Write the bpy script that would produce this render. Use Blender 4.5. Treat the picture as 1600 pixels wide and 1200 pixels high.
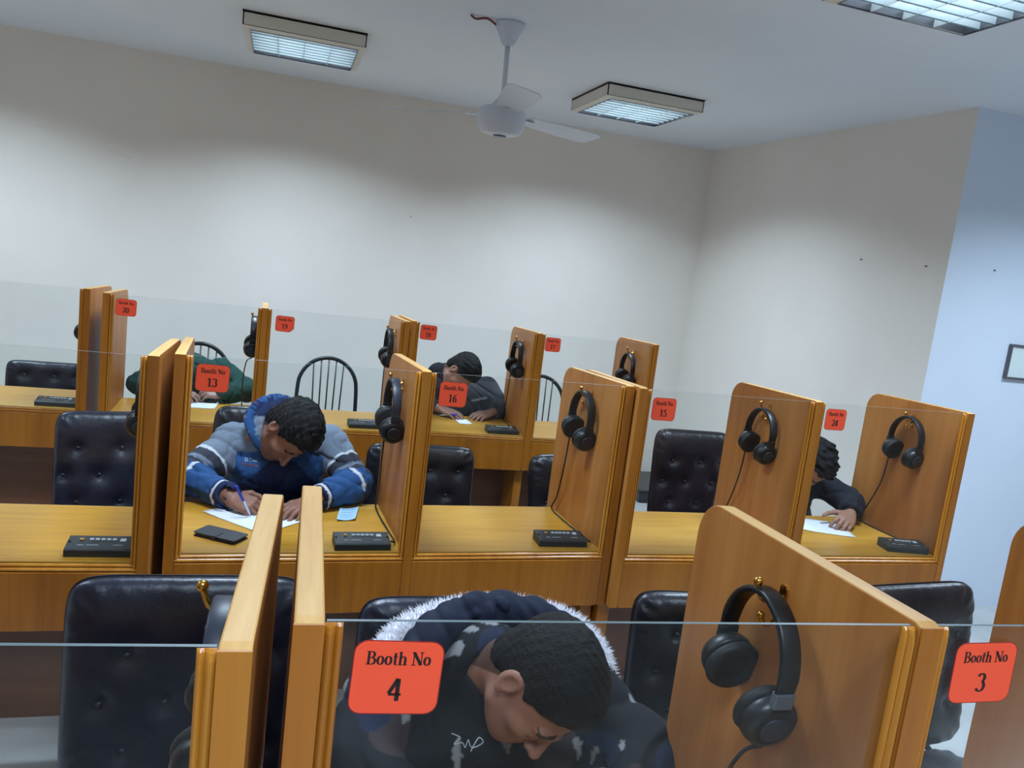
import bpy, bmesh, math, random
import numpy as np
from mathutils import Vector, Matrix

random.seed(7)
rng = np.random.default_rng(11)
for o in list(bpy.data.objects):
    bpy.data.objects.remove(o, do_unlink=True)
scene = bpy.context.scene
COL = scene.collection

# ------------------------------------------------------------------ camera
CZ = 1.7574
F_PX, PITCH, ROLL, YAW = 1250.34, -0.1477, 0.1217, 0.2929
_fwd = Vector((math.sin(YAW) * math.cos(PITCH), math.cos(YAW) * math.cos(PITCH), math.sin(PITCH)))
_rt = Vector((math.cos(YAW), -math.sin(YAW), 0))
_up = _rt.cross(_fwd)
_r2 = _rt * math.cos(ROLL) + _up * math.sin(ROLL)
_u2 = _up * math.cos(ROLL) - _rt * math.sin(ROLL)
cam_d = bpy.data.cameras.new('camera')
cam = bpy.data.objects.new('camera', cam_d)
COL.objects.link(cam)
cam_d.sensor_width = 36.0
cam_d.lens = F_PX / 1600 * 36
cam_d.clip_start = 0.05
cam.matrix_world = Matrix(((_r2.x, _u2.x, -_fwd.x, 0), (_r2.y, _u2.y, -_fwd.y, 0), (_r2.z, _u2.z, -_fwd.z, CZ), (0, 0, 0, 1)))
scene.camera = cam

# ------------------------------------------------------------------ world, exposure
world = bpy.data.worlds.new('world')
scene.world = world
world.use_nodes = True
world.node_tree.nodes['Background'].inputs[0].default_value = (0.55, 0.65, 0.8, 1)
world.node_tree.nodes['Background'].inputs[1].default_value = 0.05
vs = scene.view_settings
vs.view_transform = 'Standard'
vs.look = 'None'
vs.gamma = 1
vs.use_curve_mapping = False
vs.exposure = 0.27
scene.cycles.diffuse_bounces = 8
LAMP_W = 30.0
LAMP_COL = (0.65, 0.82, 1.0)
LAMP_SPREAD = math.radians(142)

# ------------------------------------------------------------------ materials
def srgb(r, g, b):
    f = lambda c: (c / 255 / 12.92) if c / 255 <= 0.04045 else ((c / 255 + 0.055) / 1.055) ** 2.4
    return (f(r), f(g), f(b), 1)

MATS = {}
def mat(name, color, rough=0.5, metal=0.0, spec=0.5, emit=None, estr=0.0, coat=0.0):
    m = bpy.data.materials.new(name); m.use_nodes = True
    b = m.node_tree.nodes['Principled BSDF']
    b.inputs['Base Color'].default_value = color
    b.inputs['Roughness'].default_value = rough
    b.inputs['Metallic'].default_value = metal
    b.inputs['Specular IOR Level'].default_value = spec
    b.inputs['Coat Weight'].default_value = coat
    if emit:
        b.inputs['Emission Color'].default_value = emit
        b.inputs['Emission Strength'].default_value = estr
    MATS[name] = m
    return m

def node(nt, t, **kw):
    n = nt.nodes.new(t)
    for k, v in kw.items():
        setattr(n, k, v)
    return n

def wood(name, dark, mid, light, stretch, rough=0.33, bump=0.05):
    """lacquered veneer: stretched noise grain plus broad figure, shifted per object"""
    m = mat(name, mid, rough)
    nt = m.node_tree; b = nt.nodes['Principled BSDF']
    tc = node(nt, 'ShaderNodeTexCoord'); oi = node(nt, 'ShaderNodeObjectInfo')
    mul = node(nt, 'ShaderNodeMath', operation='MULTIPLY'); mul.inputs[1].default_value = 37.0
    nt.links.new(oi.outputs['Random'], mul.inputs[0])
    add = node(nt, 'ShaderNodeVectorMath', operation='ADD')
    nt.links.new(tc.outputs['Object'], add.inputs[0]); nt.links.new(mul.outputs[0], add.inputs[1])
    mp = node(nt, 'ShaderNodeMapping'); mp.inputs['Scale'].default_value = stretch
    nt.links.new(add.outputs[0], mp.inputs['Vector'])
    n1 = node(nt, 'ShaderNodeTexNoise'); n1.inputs['Scale'].default_value = 1.0; n1.inputs['Detail'].default_value = 6; n1.inputs['Roughness'].default_value = 0.65
    nt.links.new(mp.outputs[0], n1.inputs['Vector'])
    mp2 = node(nt, 'ShaderNodeMapping'); mp2.inputs['Scale'].default_value = tuple(0.12 * s + 0.6 for s in stretch)
    nt.links.new(add.outputs[0], mp2.inputs['Vector'])
    n2 = node(nt, 'ShaderNodeTexNoise'); n2.inputs['Scale'].default_value = 1.0; n2.inputs['Detail'].default_value = 3
    nt.links.new(mp2.outputs[0], n2.inputs['Vector'])
    mx = node(nt, 'ShaderNodeMix'); mx.data_type = 'FLOAT'; mx.inputs[0].default_value = 0.55
    nt.links.new(n1.outputs[0], mx.inputs[2]); nt.links.new(n2.outputs[0], mx.inputs[3])
    cr = node(nt, 'ShaderNodeValToRGB')
    cr.color_ramp.elements[0].position = 0.32; cr.color_ramp.elements[0].color = dark
    cr.color_ramp.elements[1].position = 0.68; cr.color_ramp.elements[1].color = light
    e = cr.color_ramp.elements.new(0.5); e.color = mid
    nt.links.new(mx.outputs[0], cr.inputs[0]); nt.links.new(cr.outputs[0], b.inputs['Base Color'])
    bp = node(nt, 'ShaderNodeBump'); bp.inputs['Strength'].default_value = bump; bp.inputs['Distance'].default_value = 0.002
    nt.links.new(n1.outputs[0], bp.inputs['Height']); nt.links.new(bp.outputs[0], b.inputs['Normal'])
    return m

def mottled(name, c1, c2, scale=3.0, rough=0.7, bump=0.0, bscale=40.0, detail=4, bdist=0.004):
    m = mat(name, c1, rough)
    nt = m.node_tree; b = nt.nodes['Principled BSDF']
    tc = node(nt, 'ShaderNodeTexCoord')
    n1 = node(nt, 'ShaderNodeTexNoise'); n1.inputs['Scale'].default_value = scale; n1.inputs['Detail'].default_value = detail
    nt.links.new(tc.outputs['Object'], n1.inputs['Vector'])
    cr = node(nt, 'ShaderNodeValToRGB')
    cr.color_ramp.elements[0].position = 0.35; cr.color_ramp.elements[0].color = c1
    cr.color_ramp.elements[1].position = 0.65; cr.color_ramp.elements[1].color = c2
    nt.links.new(n1.outputs[0], cr.inputs[0]); nt.links.new(cr.outputs[0], b.inputs['Base Color'])
    if bump:
        n2 = node(nt, 'ShaderNodeTexNoise'); n2.inputs['Scale'].default_value = bscale; n2.inputs['Detail'].default_value = 5
        nt.links.new(tc.outputs['Object'], n2.inputs['Vector'])
        bp = node(nt, 'ShaderNodeBump'); bp.inputs['Strength'].default_value = bump; bp.inputs['Distance'].default_value = bdist
        nt.links.new(n2.outputs[0], bp.inputs['Height']); nt.links.new(bp.outputs[0], b.inputs['Normal'])
    return m

def vcol(name, rough=0.7, bump=0.3, bscale=120.0, spec=0.4, sheen=0.0, bdist=0.002):
    """colour zones of cloth, skin or hair stored per vertex"""
    m = mat(name, (0.5, 0.5, 0.5, 1), rough, spec=spec)
    nt = m.node_tree; b = nt.nodes['Principled BSDF']
    a = node(nt, 'ShaderNodeAttribute'); a.attribute_name = 'Col'
    nt.links.new(a.outputs['Color'], b.inputs['Base Color'])
    b.inputs['Sheen Weight'].default_value = sheen
    tc = node(nt, 'ShaderNodeTexCoord')
    n2 = node(nt, 'ShaderNodeTexNoise'); n2.inputs['Scale'].default_value = bscale; n2.inputs['Detail'].default_value = 4
    nt.links.new(tc.outputs['Object'], n2.inputs['Vector'])
    bp = node(nt, 'ShaderNodeBump'); bp.inputs['Strength'].default_value = bump; bp.inputs['Distance'].default_value = bdist
    nt.links.new(n2.outputs[0], bp.inputs['Height']); nt.links.new(bp.outputs[0], b.inputs['Normal'])
    return m

wood('panel_wood', srgb(146, 86, 34), srgb(172, 109, 48), srgb(190, 130, 66), (26, 26, 1.6), 0.42)
wood('front_wood', srgb(142, 80, 18), srgb(170, 101, 25), srgb(188, 121, 38), (34, 34, 1.6), 0.3)
wood('desk_wood', srgb(176, 120, 34), srgb(200, 145, 48), srgb(214, 164, 68), (2.2, 34, 34), 0.28)
wood('edge_wood', srgb(178, 128, 64), srgb(202, 154, 86), srgb(218, 176, 112), (60, 4, 30), 0.4)
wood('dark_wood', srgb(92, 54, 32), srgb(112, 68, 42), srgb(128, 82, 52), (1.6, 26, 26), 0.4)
wood('moulding_wood', srgb(156, 92, 24), srgb(184, 116, 34), srgb(202, 138, 52), (40, 40, 2.0), 0.22)
mottled('wall_paint', srgb(226, 219, 210), srgb(232, 226, 217), 1.2, 0.75, 0.06, 9.0)
mottled('column_blue_lit', srgb(208, 218, 232), srgb(214, 223, 236), 1.0, 0.7, 0.05, 9.0)  # blue cast of the near lamp put into the wall colour
mottled('ceiling_paint', srgb(217, 223, 230), srgb(224, 229, 235), 0.8, 0.8, 0.05, 6.0)
mottled('floor_tile', srgb(176, 177, 176), srgb(192, 193, 192), 5.0, 0.28, 0.0)
mat('skirting_black', srgb(30, 32, 34), 0.3)
mottled('leather_black', srgb(18, 17, 22), srgb(29, 27, 34), 6.0, 0.33, 0.35, 55.0)
mottled('leather_navy', srgb(20, 21, 34), srgb(28, 30, 46), 6.0, 0.36, 0.3, 55.0)
mottled('leather_brown', srgb(24, 16, 20), srgb(40, 27, 32), 6.0, 0.33, 0.35, 55.0)
mat('metal_black', srgb(22, 24, 26), 0.4, 0.6)
mat('metal_green_black', srgb(20, 34, 36), 0.35, 0.2)
mat('brass', srgb(205, 158, 72), 0.22, 1.0)
mat('steel', srgb(170, 172, 178), 0.25, 1.0)
mat('plastic_black', srgb(20, 21, 24), 0.38)
mat('plastic_console', srgb(42, 46, 48), 0.45)
mat('pad_black', srgb(15, 15, 17), 0.6)
mat('band_bluegrey', srgb(38, 43, 56), 0.42)
mat('grey_tape', srgb(92, 96, 104), 0.25)
mat('cable_black', srgb(24, 22, 24), 0.5)
mat('button_white', srgb(190, 196, 200), 0.4)
mat('button_amber', srgb(200, 140, 60), 0.4)
mat('fan_white', srgb(206, 211, 222), 0.35)
mat('fixture_beige', srgb(212, 208, 196), 0.5)
mat('louver_white', srgb(222, 232, 238), 0.3)
mat('louver_edge', srgb(96, 118, 128), 0.4)
mat('tube_glow', (1, 1, 1, 1), 0.5, emit=(0.80, 0.93, 1.0, 1), estr=1.6)
mat('reflector_glow', (0.9, 0.9, 0.9, 1), 0.4, emit=(0.62, 0.88, 1.0, 1), estr=0.85)
mat('sticker_red', srgb(255, 84, 48), 0.45)
mat('sticker_edge', srgb(150, 28, 24), 0.5)
mat('ink_black', srgb(28, 12, 10), 0.6)
mat('paper_white', srgb(226, 231, 242), 0.7)
mat('paper_blue', srgb(178, 216, 238), 0.7)
mat('ink_blue', srgb(90, 120, 180), 0.6)
mat('pen_blue', srgb(40, 60, 200), 0.3)
mat('pen_clear', srgb(190, 205, 225), 0.2)
mat('phone_black', srgb(30, 33, 42), 0.42)
mat('nail_dark', srgb(40, 38, 38), 0.5)
mat('frame_grey', srgb(104, 104, 112), 0.35, 0.5)
mat('board_white', srgb(214, 226, 226), 0.25)
mat('wire_red', srgb(120, 50, 48), 0.5)
mat('shoe_dark', srgb(30, 28, 28), 0.5)
mottled('trouser_dark', srgb(30, 33, 44), srgb(38, 41, 52), 20, 0.85, 0.2, 90)
mat('fur_white', srgb(232, 230, 236), 0.9)
mat('watch_dark', srgb(20, 20, 22), 0.3, 0.4)
mat('silver', srgb(200, 200, 205), 0.2, 1.0)
vcol('skin', 0.5, 0.12, 160)
vcol('cloth', 0.8, 0.15, 70, spec=0.25, bdist=0.004)
vcol('hair', 0.6, 0.8, 240, spec=0.2, bdist=0.004)

def glass_material():
    m = bpy.data.materials.new('pane_glass'); m.use_nodes = True
    nt = m.node_tree; nt.nodes.clear()
    out = node(nt, 'ShaderNodeOutputMaterial')
    tr = node(nt, 'ShaderNodeBsdfTransparent'); tr.inputs[0].default_value = (0.955, 0.968, 0.966, 1)
    gl = node(nt, 'ShaderNodeBsdfGlossy'); gl.inputs['Roughness'].default_value = 0.02; gl.inputs[0].default_value = (1, 1, 1, 1)
    fr = node(nt, 'ShaderNodeFresnel'); fr.inputs[0].default_value = 1.2
    m1 = node(nt, 'ShaderNodeMixShader')
    nt.links.new(fr.outputs[0], m1.inputs[0]); nt.links.new(tr.outputs[0], m1.inputs[1]); nt.links.new(gl.outputs[0], m1.inputs[2])
    # film of dust and wipe marks
    df = node(nt, 'ShaderNodeBsdfDiffuse'); df.inputs[0].default_value = srgb(190, 195, 200)
    tc = node(nt, 'ShaderNodeTexCoord'); oi = node(nt, 'ShaderNodeObjectInfo')
    av = node(nt, 'ShaderNodeVectorMath', operation='ADD'); nt.links.new(tc.outputs['Object'], av.inputs[0]); nt.links.new(oi.outputs['Location'], av.inputs[1])
    nz = node(nt, 'ShaderNodeTexNoise'); nz.inputs['Scale'].default_value = 5.0; nz.inputs['Detail'].default_value = 8; nz.inputs['Roughness'].default_value = 0.7
    nt.links.new(av.outputs[0], nz.inputs['Vector'])
    mr = node(nt, 'ShaderNodeMapRange'); mr.inputs['From Min'].default_value = 0.45; mr.inputs['From Max'].default_value = 0.8
    mr.inputs['To Min'].default_value = 0.001; mr.inputs['To Max'].default_value = 0.016
    nt.links.new(nz.outputs[0], mr.inputs['Value'])
    m2 = node(nt, 'ShaderNodeMixShader'); nt.links.new(mr.outputs[0], m2.inputs[0]); nt.links.new(m1.outputs[0], m2.inputs[1]); nt.links.new(df.outputs[0], m2.inputs[2])
    nt.links.new(m2.outputs[0], out.inputs[0])
    MATS['pane_glass'] = m
glass_material()
mat('glass_edge', srgb(96, 108, 110), 0.35)

# ------------------------------------------------------------------ mesh helpers
class MB:
    """collects polygons for ONE mesh object"""
    def __init__(s):
        s.v = []; s.f = []; s.m = []; s.sm = []
    def add(s, vs_, fs_, mi=0, smooth=False):
        b = len(s.v); s.v += [tuple(v) for v in vs_]
        for f in fs_:
            s.f.append([b + i for i in f]); s.m.append(mi); s.sm.append(smooth)
        return s
    def box(s, x0, x1, y0, y1, z0, z1, mi=0):
        vs_ = [(x0, y0, z0), (x1, y0, z0), (x1, y1, z0), (x0, y1, z0), (x0, y0, z1), (x1, y0, z1), (x1, y1, z1), (x0, y1, z1)]
        return s.add(vs_, [(3, 2, 1, 0), (4, 5, 6, 7), (0, 1, 5, 4), (1, 2, 6, 5), (2, 3, 7, 6), (3, 0, 4, 7)], mi)
    def prism(s, poly, axis, a0, a1, mi=0, side_mi=None):
        """poly: 2-D outline (counter-clockwise) extruded along axis"""
        def P(p, a):
            if axis == 'x': return (a, p[0], p[1])
            if axis == 'y': return (p[0], a, p[1])
            return (p[0], p[1], a)
        n = len(poly)
        vs_ = [P(p, a0) for p in poly] + [P(p, a1) for p in poly]
        flip = axis == 'y'
        c0 = list(range(n)); c1 = [n + i for i in range(n)]
        if not flip: c0 = c0[::-1]
        else: c1 = c1[::-1]
        s.add(vs_, [c0, c1], mi)
        b = len(s.v) - 2 * n
        for i in range(n):
            j = (i + 1) % n
            q = [b + i, b + j, b + n + j, b + n + i]
            if flip: q = q[::-1]
            s.f.append(q); s.m.append(mi if side_mi is None else side_mi(poly[i], poly[j])); s.sm.append(False)
        return s
    def tube(s, pts, rad, n=10, mi=0, caps=True, flat=None):
        """swept tube; rad a number or list; flat=(a,b) scales the two cross axes"""
        pts = [Vector(p) for p in pts]; N = len(pts)
        rads = [rad] * N if isinstance(rad, (int, float)) else list(rad)
        vs_ = []; up = None
        for i, p in enumerate(pts):
            d = (pts[min(i + 1, N - 1)] - pts[max(i - 1, 0)]).normalized()
            if up is None:
                up = Vector((0, 0, 1)) if abs(d.z) < 0.9 else Vector((1, 0, 0))
            a = d.cross(up)
            if a.length < 1e-6: a = d.cross(Vector((0, 1, 0)))
            a.normalize(); up = a.cross(d).normalized()
            for k in range(n):
                t = 2 * math.pi * k / n
                ca, sa = math.cos(t), math.sin(t)
                if flat: ca *= flat[0]; sa *= flat[1]
                vs_.append(p + (a * ca + up * sa) * rads[i])
        fs_ = []
        for i in range(N - 1):
            for k in range(n):
                k2 = (k + 1) % n
                fs_.append((i * n + k, i * n + k2, (i + 1) * n + k2, (i + 1) * n + k))
        s.add(vs_, fs_, mi, True)
        if caps:
            b = len(s.v) - len(vs_)
            s.f.append([b + k for k in range(n)][::-1]); s.m.append(mi); s.sm.append(False)
            s.f.append([b + (N - 1) * n + k for k in range(n)]); s.m.append(mi); s.sm.append(False)
        return s
    def lathe(s, prof, center=(0, 0, 0), axis='z', n=24, mi=0):
        """prof: list of (radius, height)"""
        vs_ = []; fs_ = []
        for r, h in prof:
            for k in range(n):
                t = 2 * math.pi * k / n
                x, y = r * math.cos(t), r * math.sin(t)
                v = {'z': (x, y, h), 'x': (h, x, y), 'y': (y, h, x)}[axis]
                vs_.append((v[0] + center[0], v[1] + center[1], v[2] + center[2]))
        for i in range(len(prof) - 1):
            for k in range(n):
                k2 = (k + 1) % n
                fs_.append((i * n + k, i * n + k2, (i + 1) * n + k2, (i + 1) * n + k))
        s.add(vs_, fs_, mi, True)
        b = len(s.v) - len(vs_)
        s.f.append([b + k for k in range(n)][::-1]); s.m.append(mi); s.sm.append(False)
        s.f.append([b + (len(prof) - 1) * n + k for k in range(n)]); s.m.append(mi); s.sm.append(False)
        return s
    def ball(s, c, r, n=12, mi=0):
        r3 = (r, r, r) if isinstance(r, (int, float)) else r
        prof = [(math.sin(math.pi * i / n), -math.cos(math.pi * i / n)) for i in range(1, n)]
        tmp = MB().lathe(prof, n=2 * n)
        vs_ = [(c[0] + v[0] * r3[0], c[1] + v[1] * r3[1], c[2] + v[2] * r3[2]) for v in tmp.v]
        return s.add(vs_, tmp.f, mi, True)
    def mesh(s, name, mats):
        me = bpy.data.meshes.new(name)
        me.from_pydata(s.v, [], s.f)
        for m in mats: me.materials.append(MATS[m])
        me.polygons.foreach_set('material_index', s.m)
        me.polygons.foreach_set('use_smooth', s.sm)
        me.update()
        return me
    def build(s, name, mats, parent=None, loc=(0, 0, 0), rot=(0, 0, 0), bevel=0.0):
        if isinstance(mats, str): mats = [mats]
        return link(name, s.mesh(name, mats), parent, loc, rot, bevel)

def link(name, me, parent=None, loc=(0, 0, 0), rot=(0, 0, 0), bevel=0.0):
    o = bpy.data.objects.new(name, me)
    COL.objects.link(o)
    o.location = loc; o.rotation_euler = rot
    if parent: o.parent = parent
    if bevel:
        b = o.modifiers.new('soft_edge', 'BEVEL'); b.width = bevel; b.segments = 2; b.limit_method = 'ANGLE'; b.angle_limit = math.radians(40)
    return o

def empty(name, loc=(0, 0, 0), rz=0.0, rot=None):
    o = bpy.data.objects.new(name, None)
    COL.objects.link(o)
    o.empty_display_size = 0.1
    o.location = loc; o.rotation_euler = rot if rot else (0, 0, rz)
    return o

def tag(o, label, cat, group=None):
    o['label'] = label; o['category'] = cat
    if group: o['group'] = group
    return o

def structure(o, label=None, cat=None):
    o['kind'] = 'structure'
    if label: o['label'] = label
    if cat: o['category'] = cat
    return o

def arc2(cx, cy, r, a0, a1, n):
    return [(cx + r * math.cos(math.radians(a0 + (a1 - a0) * i / n)), cy + r * math.sin(math.radians(a0 + (a1 - a0) * i / n))) for i in range(n + 1)]

def rrect(x0, x1, y0, y1, r, n=4):
    return arc2(x1 - r, y0 + r, r, -90, 0, n) + arc2(x1 - r, y1 - r, r, 0, 90, n) + arc2(x0 + r, y1 - r, r, 90, 180, n) + arc2(x0 + r, y0 + r, r, 180, 270, n)

def smooth_path(pts, n=8):
    """Catmull-Rom through points"""
    P = [Vector(p) for p in pts]; out = []
    for i in range(len(P) - 1):
        p0 = P[max(i - 1, 0)]; p1 = P[i]; p2 = P[i + 1]; p3 = P[min(i + 2, len(P) - 1)]
        for k in range(n):
            t = k / n
            out.append(0.5 * ((2 * p1) + (p2 - p0) * t + (2 * p0 - 5 * p1 + 4 * p2 - p3) * t * t + (3 * p1 - p0 - 3 * p2 + p3) * t ** 3))
    out.append(P[-1])
    return out

# ------------------------------------------------------------------ room
CEIL = 2.9074
WB = 6.332          # back wall
XS0, XS1 = 3.437, 3.577   # side wall at the back corner and at the column edge
YC = 3.718          # face of the column wall
XL, XR, YN = -3.6, 6.2, -2.6
structure(MB().add([(XL, YN, 0), (XR, YN, 0), (XR, WB, 0), (XL, WB, 0)], [(0, 1, 2, 3)]).build('floor', 'floor_tile'), 'grey polished tile floor under the booths', 'floor')
structure(MB().box(XL - .1, XR + .1, YN - .1, WB + .1, CEIL, CEIL + .12).build('ceiling', 'ceiling_paint'), 'flat pale grey painted ceiling', 'ceiling')
wall_back = structure(MB().box(XL, XS0 + .3, WB, WB + .12, 0, CEIL).build('wall_back', 'wall_paint'), 'off white plaster wall behind the far row', 'wall')
wall_right = structure(MB().prism([(XS0, WB), (XS1, YC), (XS1 + .12, YC + .02), (XS0 + .25, WB)][::-1], 'z', 0, CEIL).build('wall_right', 'wall_paint'), 'off white side wall of the far recess', 'wall')
wall_col = structure(MB().box(XS1, XR, YC, YC + .12, 0, CEIL).build('wall_front', 'column_blue_lit'), 'white wall face tinted with blue lamp light, beside the recess', 'wall')
structure(MB().box(XL - .12, XL, YN, WB, 0, CEIL).build('wall_left', 'wall_paint'), 'off white wall left of the booths', 'wall')
structure(MB().box(XL, XR, YN - .12, YN, 0, CEIL).build('wall_near', 'wall_paint'), 'off white wall behind the photographer', 'wall')
structure(MB().box(XR, XR + .12, YN, YC, 0, CEIL).build('wall_far_right', 'wall_paint'), 'off white wall right of the booths', 'wall')
structure(MB().box(XL, XS0, WB - .015, WB, 0, .07).build('baseboard_back', 'skirting_black'), 'black skirting along the back wall', 'baseboard')

def nail(parent, p, n):
    MB().tube([p, (p[0] + n[0] * .012, p[1] + n[1] * .012, p[2] - .004)], .0035, 6).build('nail', 'nail_dark', parent)
nail(wall_right, (3.541, 4.384, 2.057), (-1, 0)); nail(wall_right, (3.568, 3.86, 2.035), (-1, 0))
nail(wall_col, (3.906, YC, 2.056), (0, -1)); nail(wall_back, (0.929, WB, 2.027), (0, -1))
# hairline plaster cracks on the back wall
def crack(parent, pts):
    MB().tube(pts, .0012, 5).build('plaster_crack', 'fixture_beige', parent)
crack(wall_back, [(-1.22, WB, 2.20), (-1.13, WB, 2.185), (-1.07, WB, 2.165)])
crack(wall_back, [(-1.66, WB, 2.30), (-1.62, WB, 2.29)])

# ------------------------------------------------------------------ ceiling lights
def ceiling_light(cx, cy, label, lit=True):
    S = 0.325; H = 0.088; zb = CEIL - H
    root = empty('ceiling_light', (cx, cy, CEIL))
    tag(root, label, 'ceiling light', 'square louvred ceiling lights')
    g = .002
    h = MB()
    for (x0, x1, y0, y1) in ((-S, S, -S, -S + .006), (-S, S, S - .006, S), (-S, -S + .006, -S, S), (S - .006, S, -S, S)):
        h.box(x0, x1, y0, y1, -H + .012, -.006)
    h.box(-S, S, -S, S, -.012, -.006)
    # chamfered lip around the opening
    I = S - .04
    for a in range(4):
        R_ = Matrix.Rotation(a * math.pi / 2, 3, 'Z')
        q = [(-S, -S, -H + .012), (S, -S, -H + .012), (I, -I, -H), (-I, -I, -H)]
        q2 = [(x, y, z + .003) for x, y, z in q]
        vs_ = [R_ @ Vector(p) for p in q + q2]
        h.add(vs_, [(3, 2, 1, 0), (4, 5, 6, 7), (2, 3, 7, 6), (0, 1, 5, 4)])
    h.build('housing', 'fixture_beige', root)
    MB().box(-S - .003, S + .003, -S - .003, S + .003, -.006, -.0005).build('gasket', 'skirting_black', root)
    MB().box(-I, I, -I, I, -.022, -.014).build('reflector', 'reflector_glow', root)
    for k in range(4):
        x = (-1.5 + k) * I / 2
        MB().tube([(x, -I + .01, -.04), (x, I - .01, -.04)], .012, 10).build('tube', 'tube_glow', root)
    bz0, bz1 = -H + .001, -H + .032
    lm = MB().box(-.0015, .0015, -I, I, bz0, bz1).mesh('louvre', ['louver_white'])
    cm = MB().box(-I, I, -.001, .001, bz0 + .0035, bz1).box(-I, I, -.0018, .0018, bz0, bz0 + .0035, 1).mesh('louvre_cross', ['louver_white', 'louver_edge'])
    for k in range(1, 4): link('louvre', lm, root, (-I + 2 * I * k / 4, 0, 0))
    for k in range(1, 8): link('louvre_cross', cm, root, (0, -I + 2 * I * k / 8, 0))
    fr = MB()
    for (x0, x1, y0, y1) in ((-I, I, -I - .003, -I), (-I, I, I, I + .003), (-I - .003, -I, -I, I), (I, I + .003, -I, I)):
        fr.box(x0, x1, y0, y1, -H - .002, -.02)
    fr.build('louvre_frame', 'frame_grey', root)
    if lit:
        ld = bpy.data.lights.new('lamp_light', 'AREA'); ld.shape = 'SQUARE'; ld.size = 2 * I - .02
        ld.energy = LAMP_W; ld.color = LAMP_COL; ld.spread = LAMP_SPREAD
        lo = bpy.data.objects.new('lamp_light', ld); COL.objects.link(lo); lo.parent = root; lo.location = (0, 0, -H - .006)
    return root
ceiling_light(0.03, 5.045, 'square louvred ceiling light left of the fan, near the back wall')
ceiling_light(2.125, 5.05, 'square louvred ceiling light right of the fan, near the recess corner')
ceiling_light(2.13, 2.37, 'large near square louvred ceiling light cut off by the top right of the picture')
for x, y in ((0.03, 2.37), (-2.07, 5.05), (-2.07, 2.37), (0.03, -0.3), (2.13, -0.3), (4.2, 2.37)):
    ceiling_light(x, y, 'square louvred ceiling light outside the top edge of the view')

# ------------------------------------------------------------------ ceiling fan
fan = empty('ceiling_fan', (0.975, 4.0, CEIL))
tag(fan, 'white three bladed ceiling fan hanging between the square lights', 'ceiling fan')
MB().lathe([(.0, .0), (.072, -.0), (.074, -.012), (.03, -.1), (.016, -.108), (.0, -.108)][1:-1]).build('canopy', 'fan_white', fan)
MB().tube([(0, 0, -.09), (.008, 0, -.38)], .013, 12).build('downrod', 'fan_white', fan)
MB().lathe([(.016, .085), (.032, .06), (.06, .025), (.105, .012), (.118, -.002), (.12, -.04), (.117, -.075), (.1, -.103), (.06, -.114), (.03, -.116)], (.01, 0, -.415), n=36).build('motor_housing', 'fan_white', fan)
MB().lathe([(.034, -.114), (.034, -.120), (.02, -.122)], (.01, 0, -.415)).build('cap', 'frame_grey', fan)
for a in (24, 144, 264):
    b = MB(); n = 12; vs_ = []
    for i in range(n + 1):
        t = i / n; x = .15 + t * .50; wd = .05 + .028 * math.sin(min(t * 1.2, 1) * math.pi / 2) - (.02 if i == n else 0)
        for sgn in (-1, 1):
            vs_.append((x, sgn * wd, -sgn * wd * math.tan(math.radians(11)) + .004))
        for sgn in (1, -1):
            vs_.append((x, sgn * wd, -sgn * wd * math.tan(math.radians(11)) - .0))
    fs_ = []
    for i in range(n):
        for k in range(4):
            fs_.append((i * 4 + k, i * 4 + (k + 1) % 4, i * 4 + 4 + (k + 1) % 4, i * 4 + 4 + k))
    fs_ += [(0, 1, 2, 3)[::-1], tuple(n * 4 + k for k in range(4))]
    b.add(vs_, fs_, 0)
    blade = b.build('blade', 'fan_white', fan, (.01, 0, -.43), (0, 0, math.radians(a)))
    MB().box(.085, .2, -.022, .022, -.004, .0).build('blade_bracket', 'fan_white', blade)
MB().tube(smooth_path([(-.2, -.02, -.006), (-.17, .0, -.012), (-.12, -.02, -.006), (-.07, -.0, -.02)], 6), .005, 6).build('supply_wire', 'wire_red', fan)

# ------------------------------------------------------------------ wall board at right edge
wb = empty('wall_board', (4.13, YC, 1.441))
tag(wb, 'small white board in a grey metal frame at the right picture edge', 'board')
MB().box(.012, .588, -.012, -.002, .012, .196).build('panel', 'board_white', wb)
for (x0, x1, z0, z1) in ((0, .6, 0, .014), (0, .6, .194, .208), (0, .014, .014, .194), (.586, .6, .014, .194)):
    MB().box(x0, x1, -.022, -.001, z0, z1).build('frame_bar', 'frame_grey', wb, bevel=.003)

# ------------------------------------------------------------------ booths
T, M_, W_, DP = 0.031, 0.019, 0.71, 0.573
UW = 3 * T + 2 * W_
PX = T + W_
ZTOP, ZBACK, ZDESK, ZRAIL, ZAP = 1.385, 1.369, 0.762, 0.748, 0.5585
DD = 0.518
GY0, GY1 = 0.012, 0.017

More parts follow.
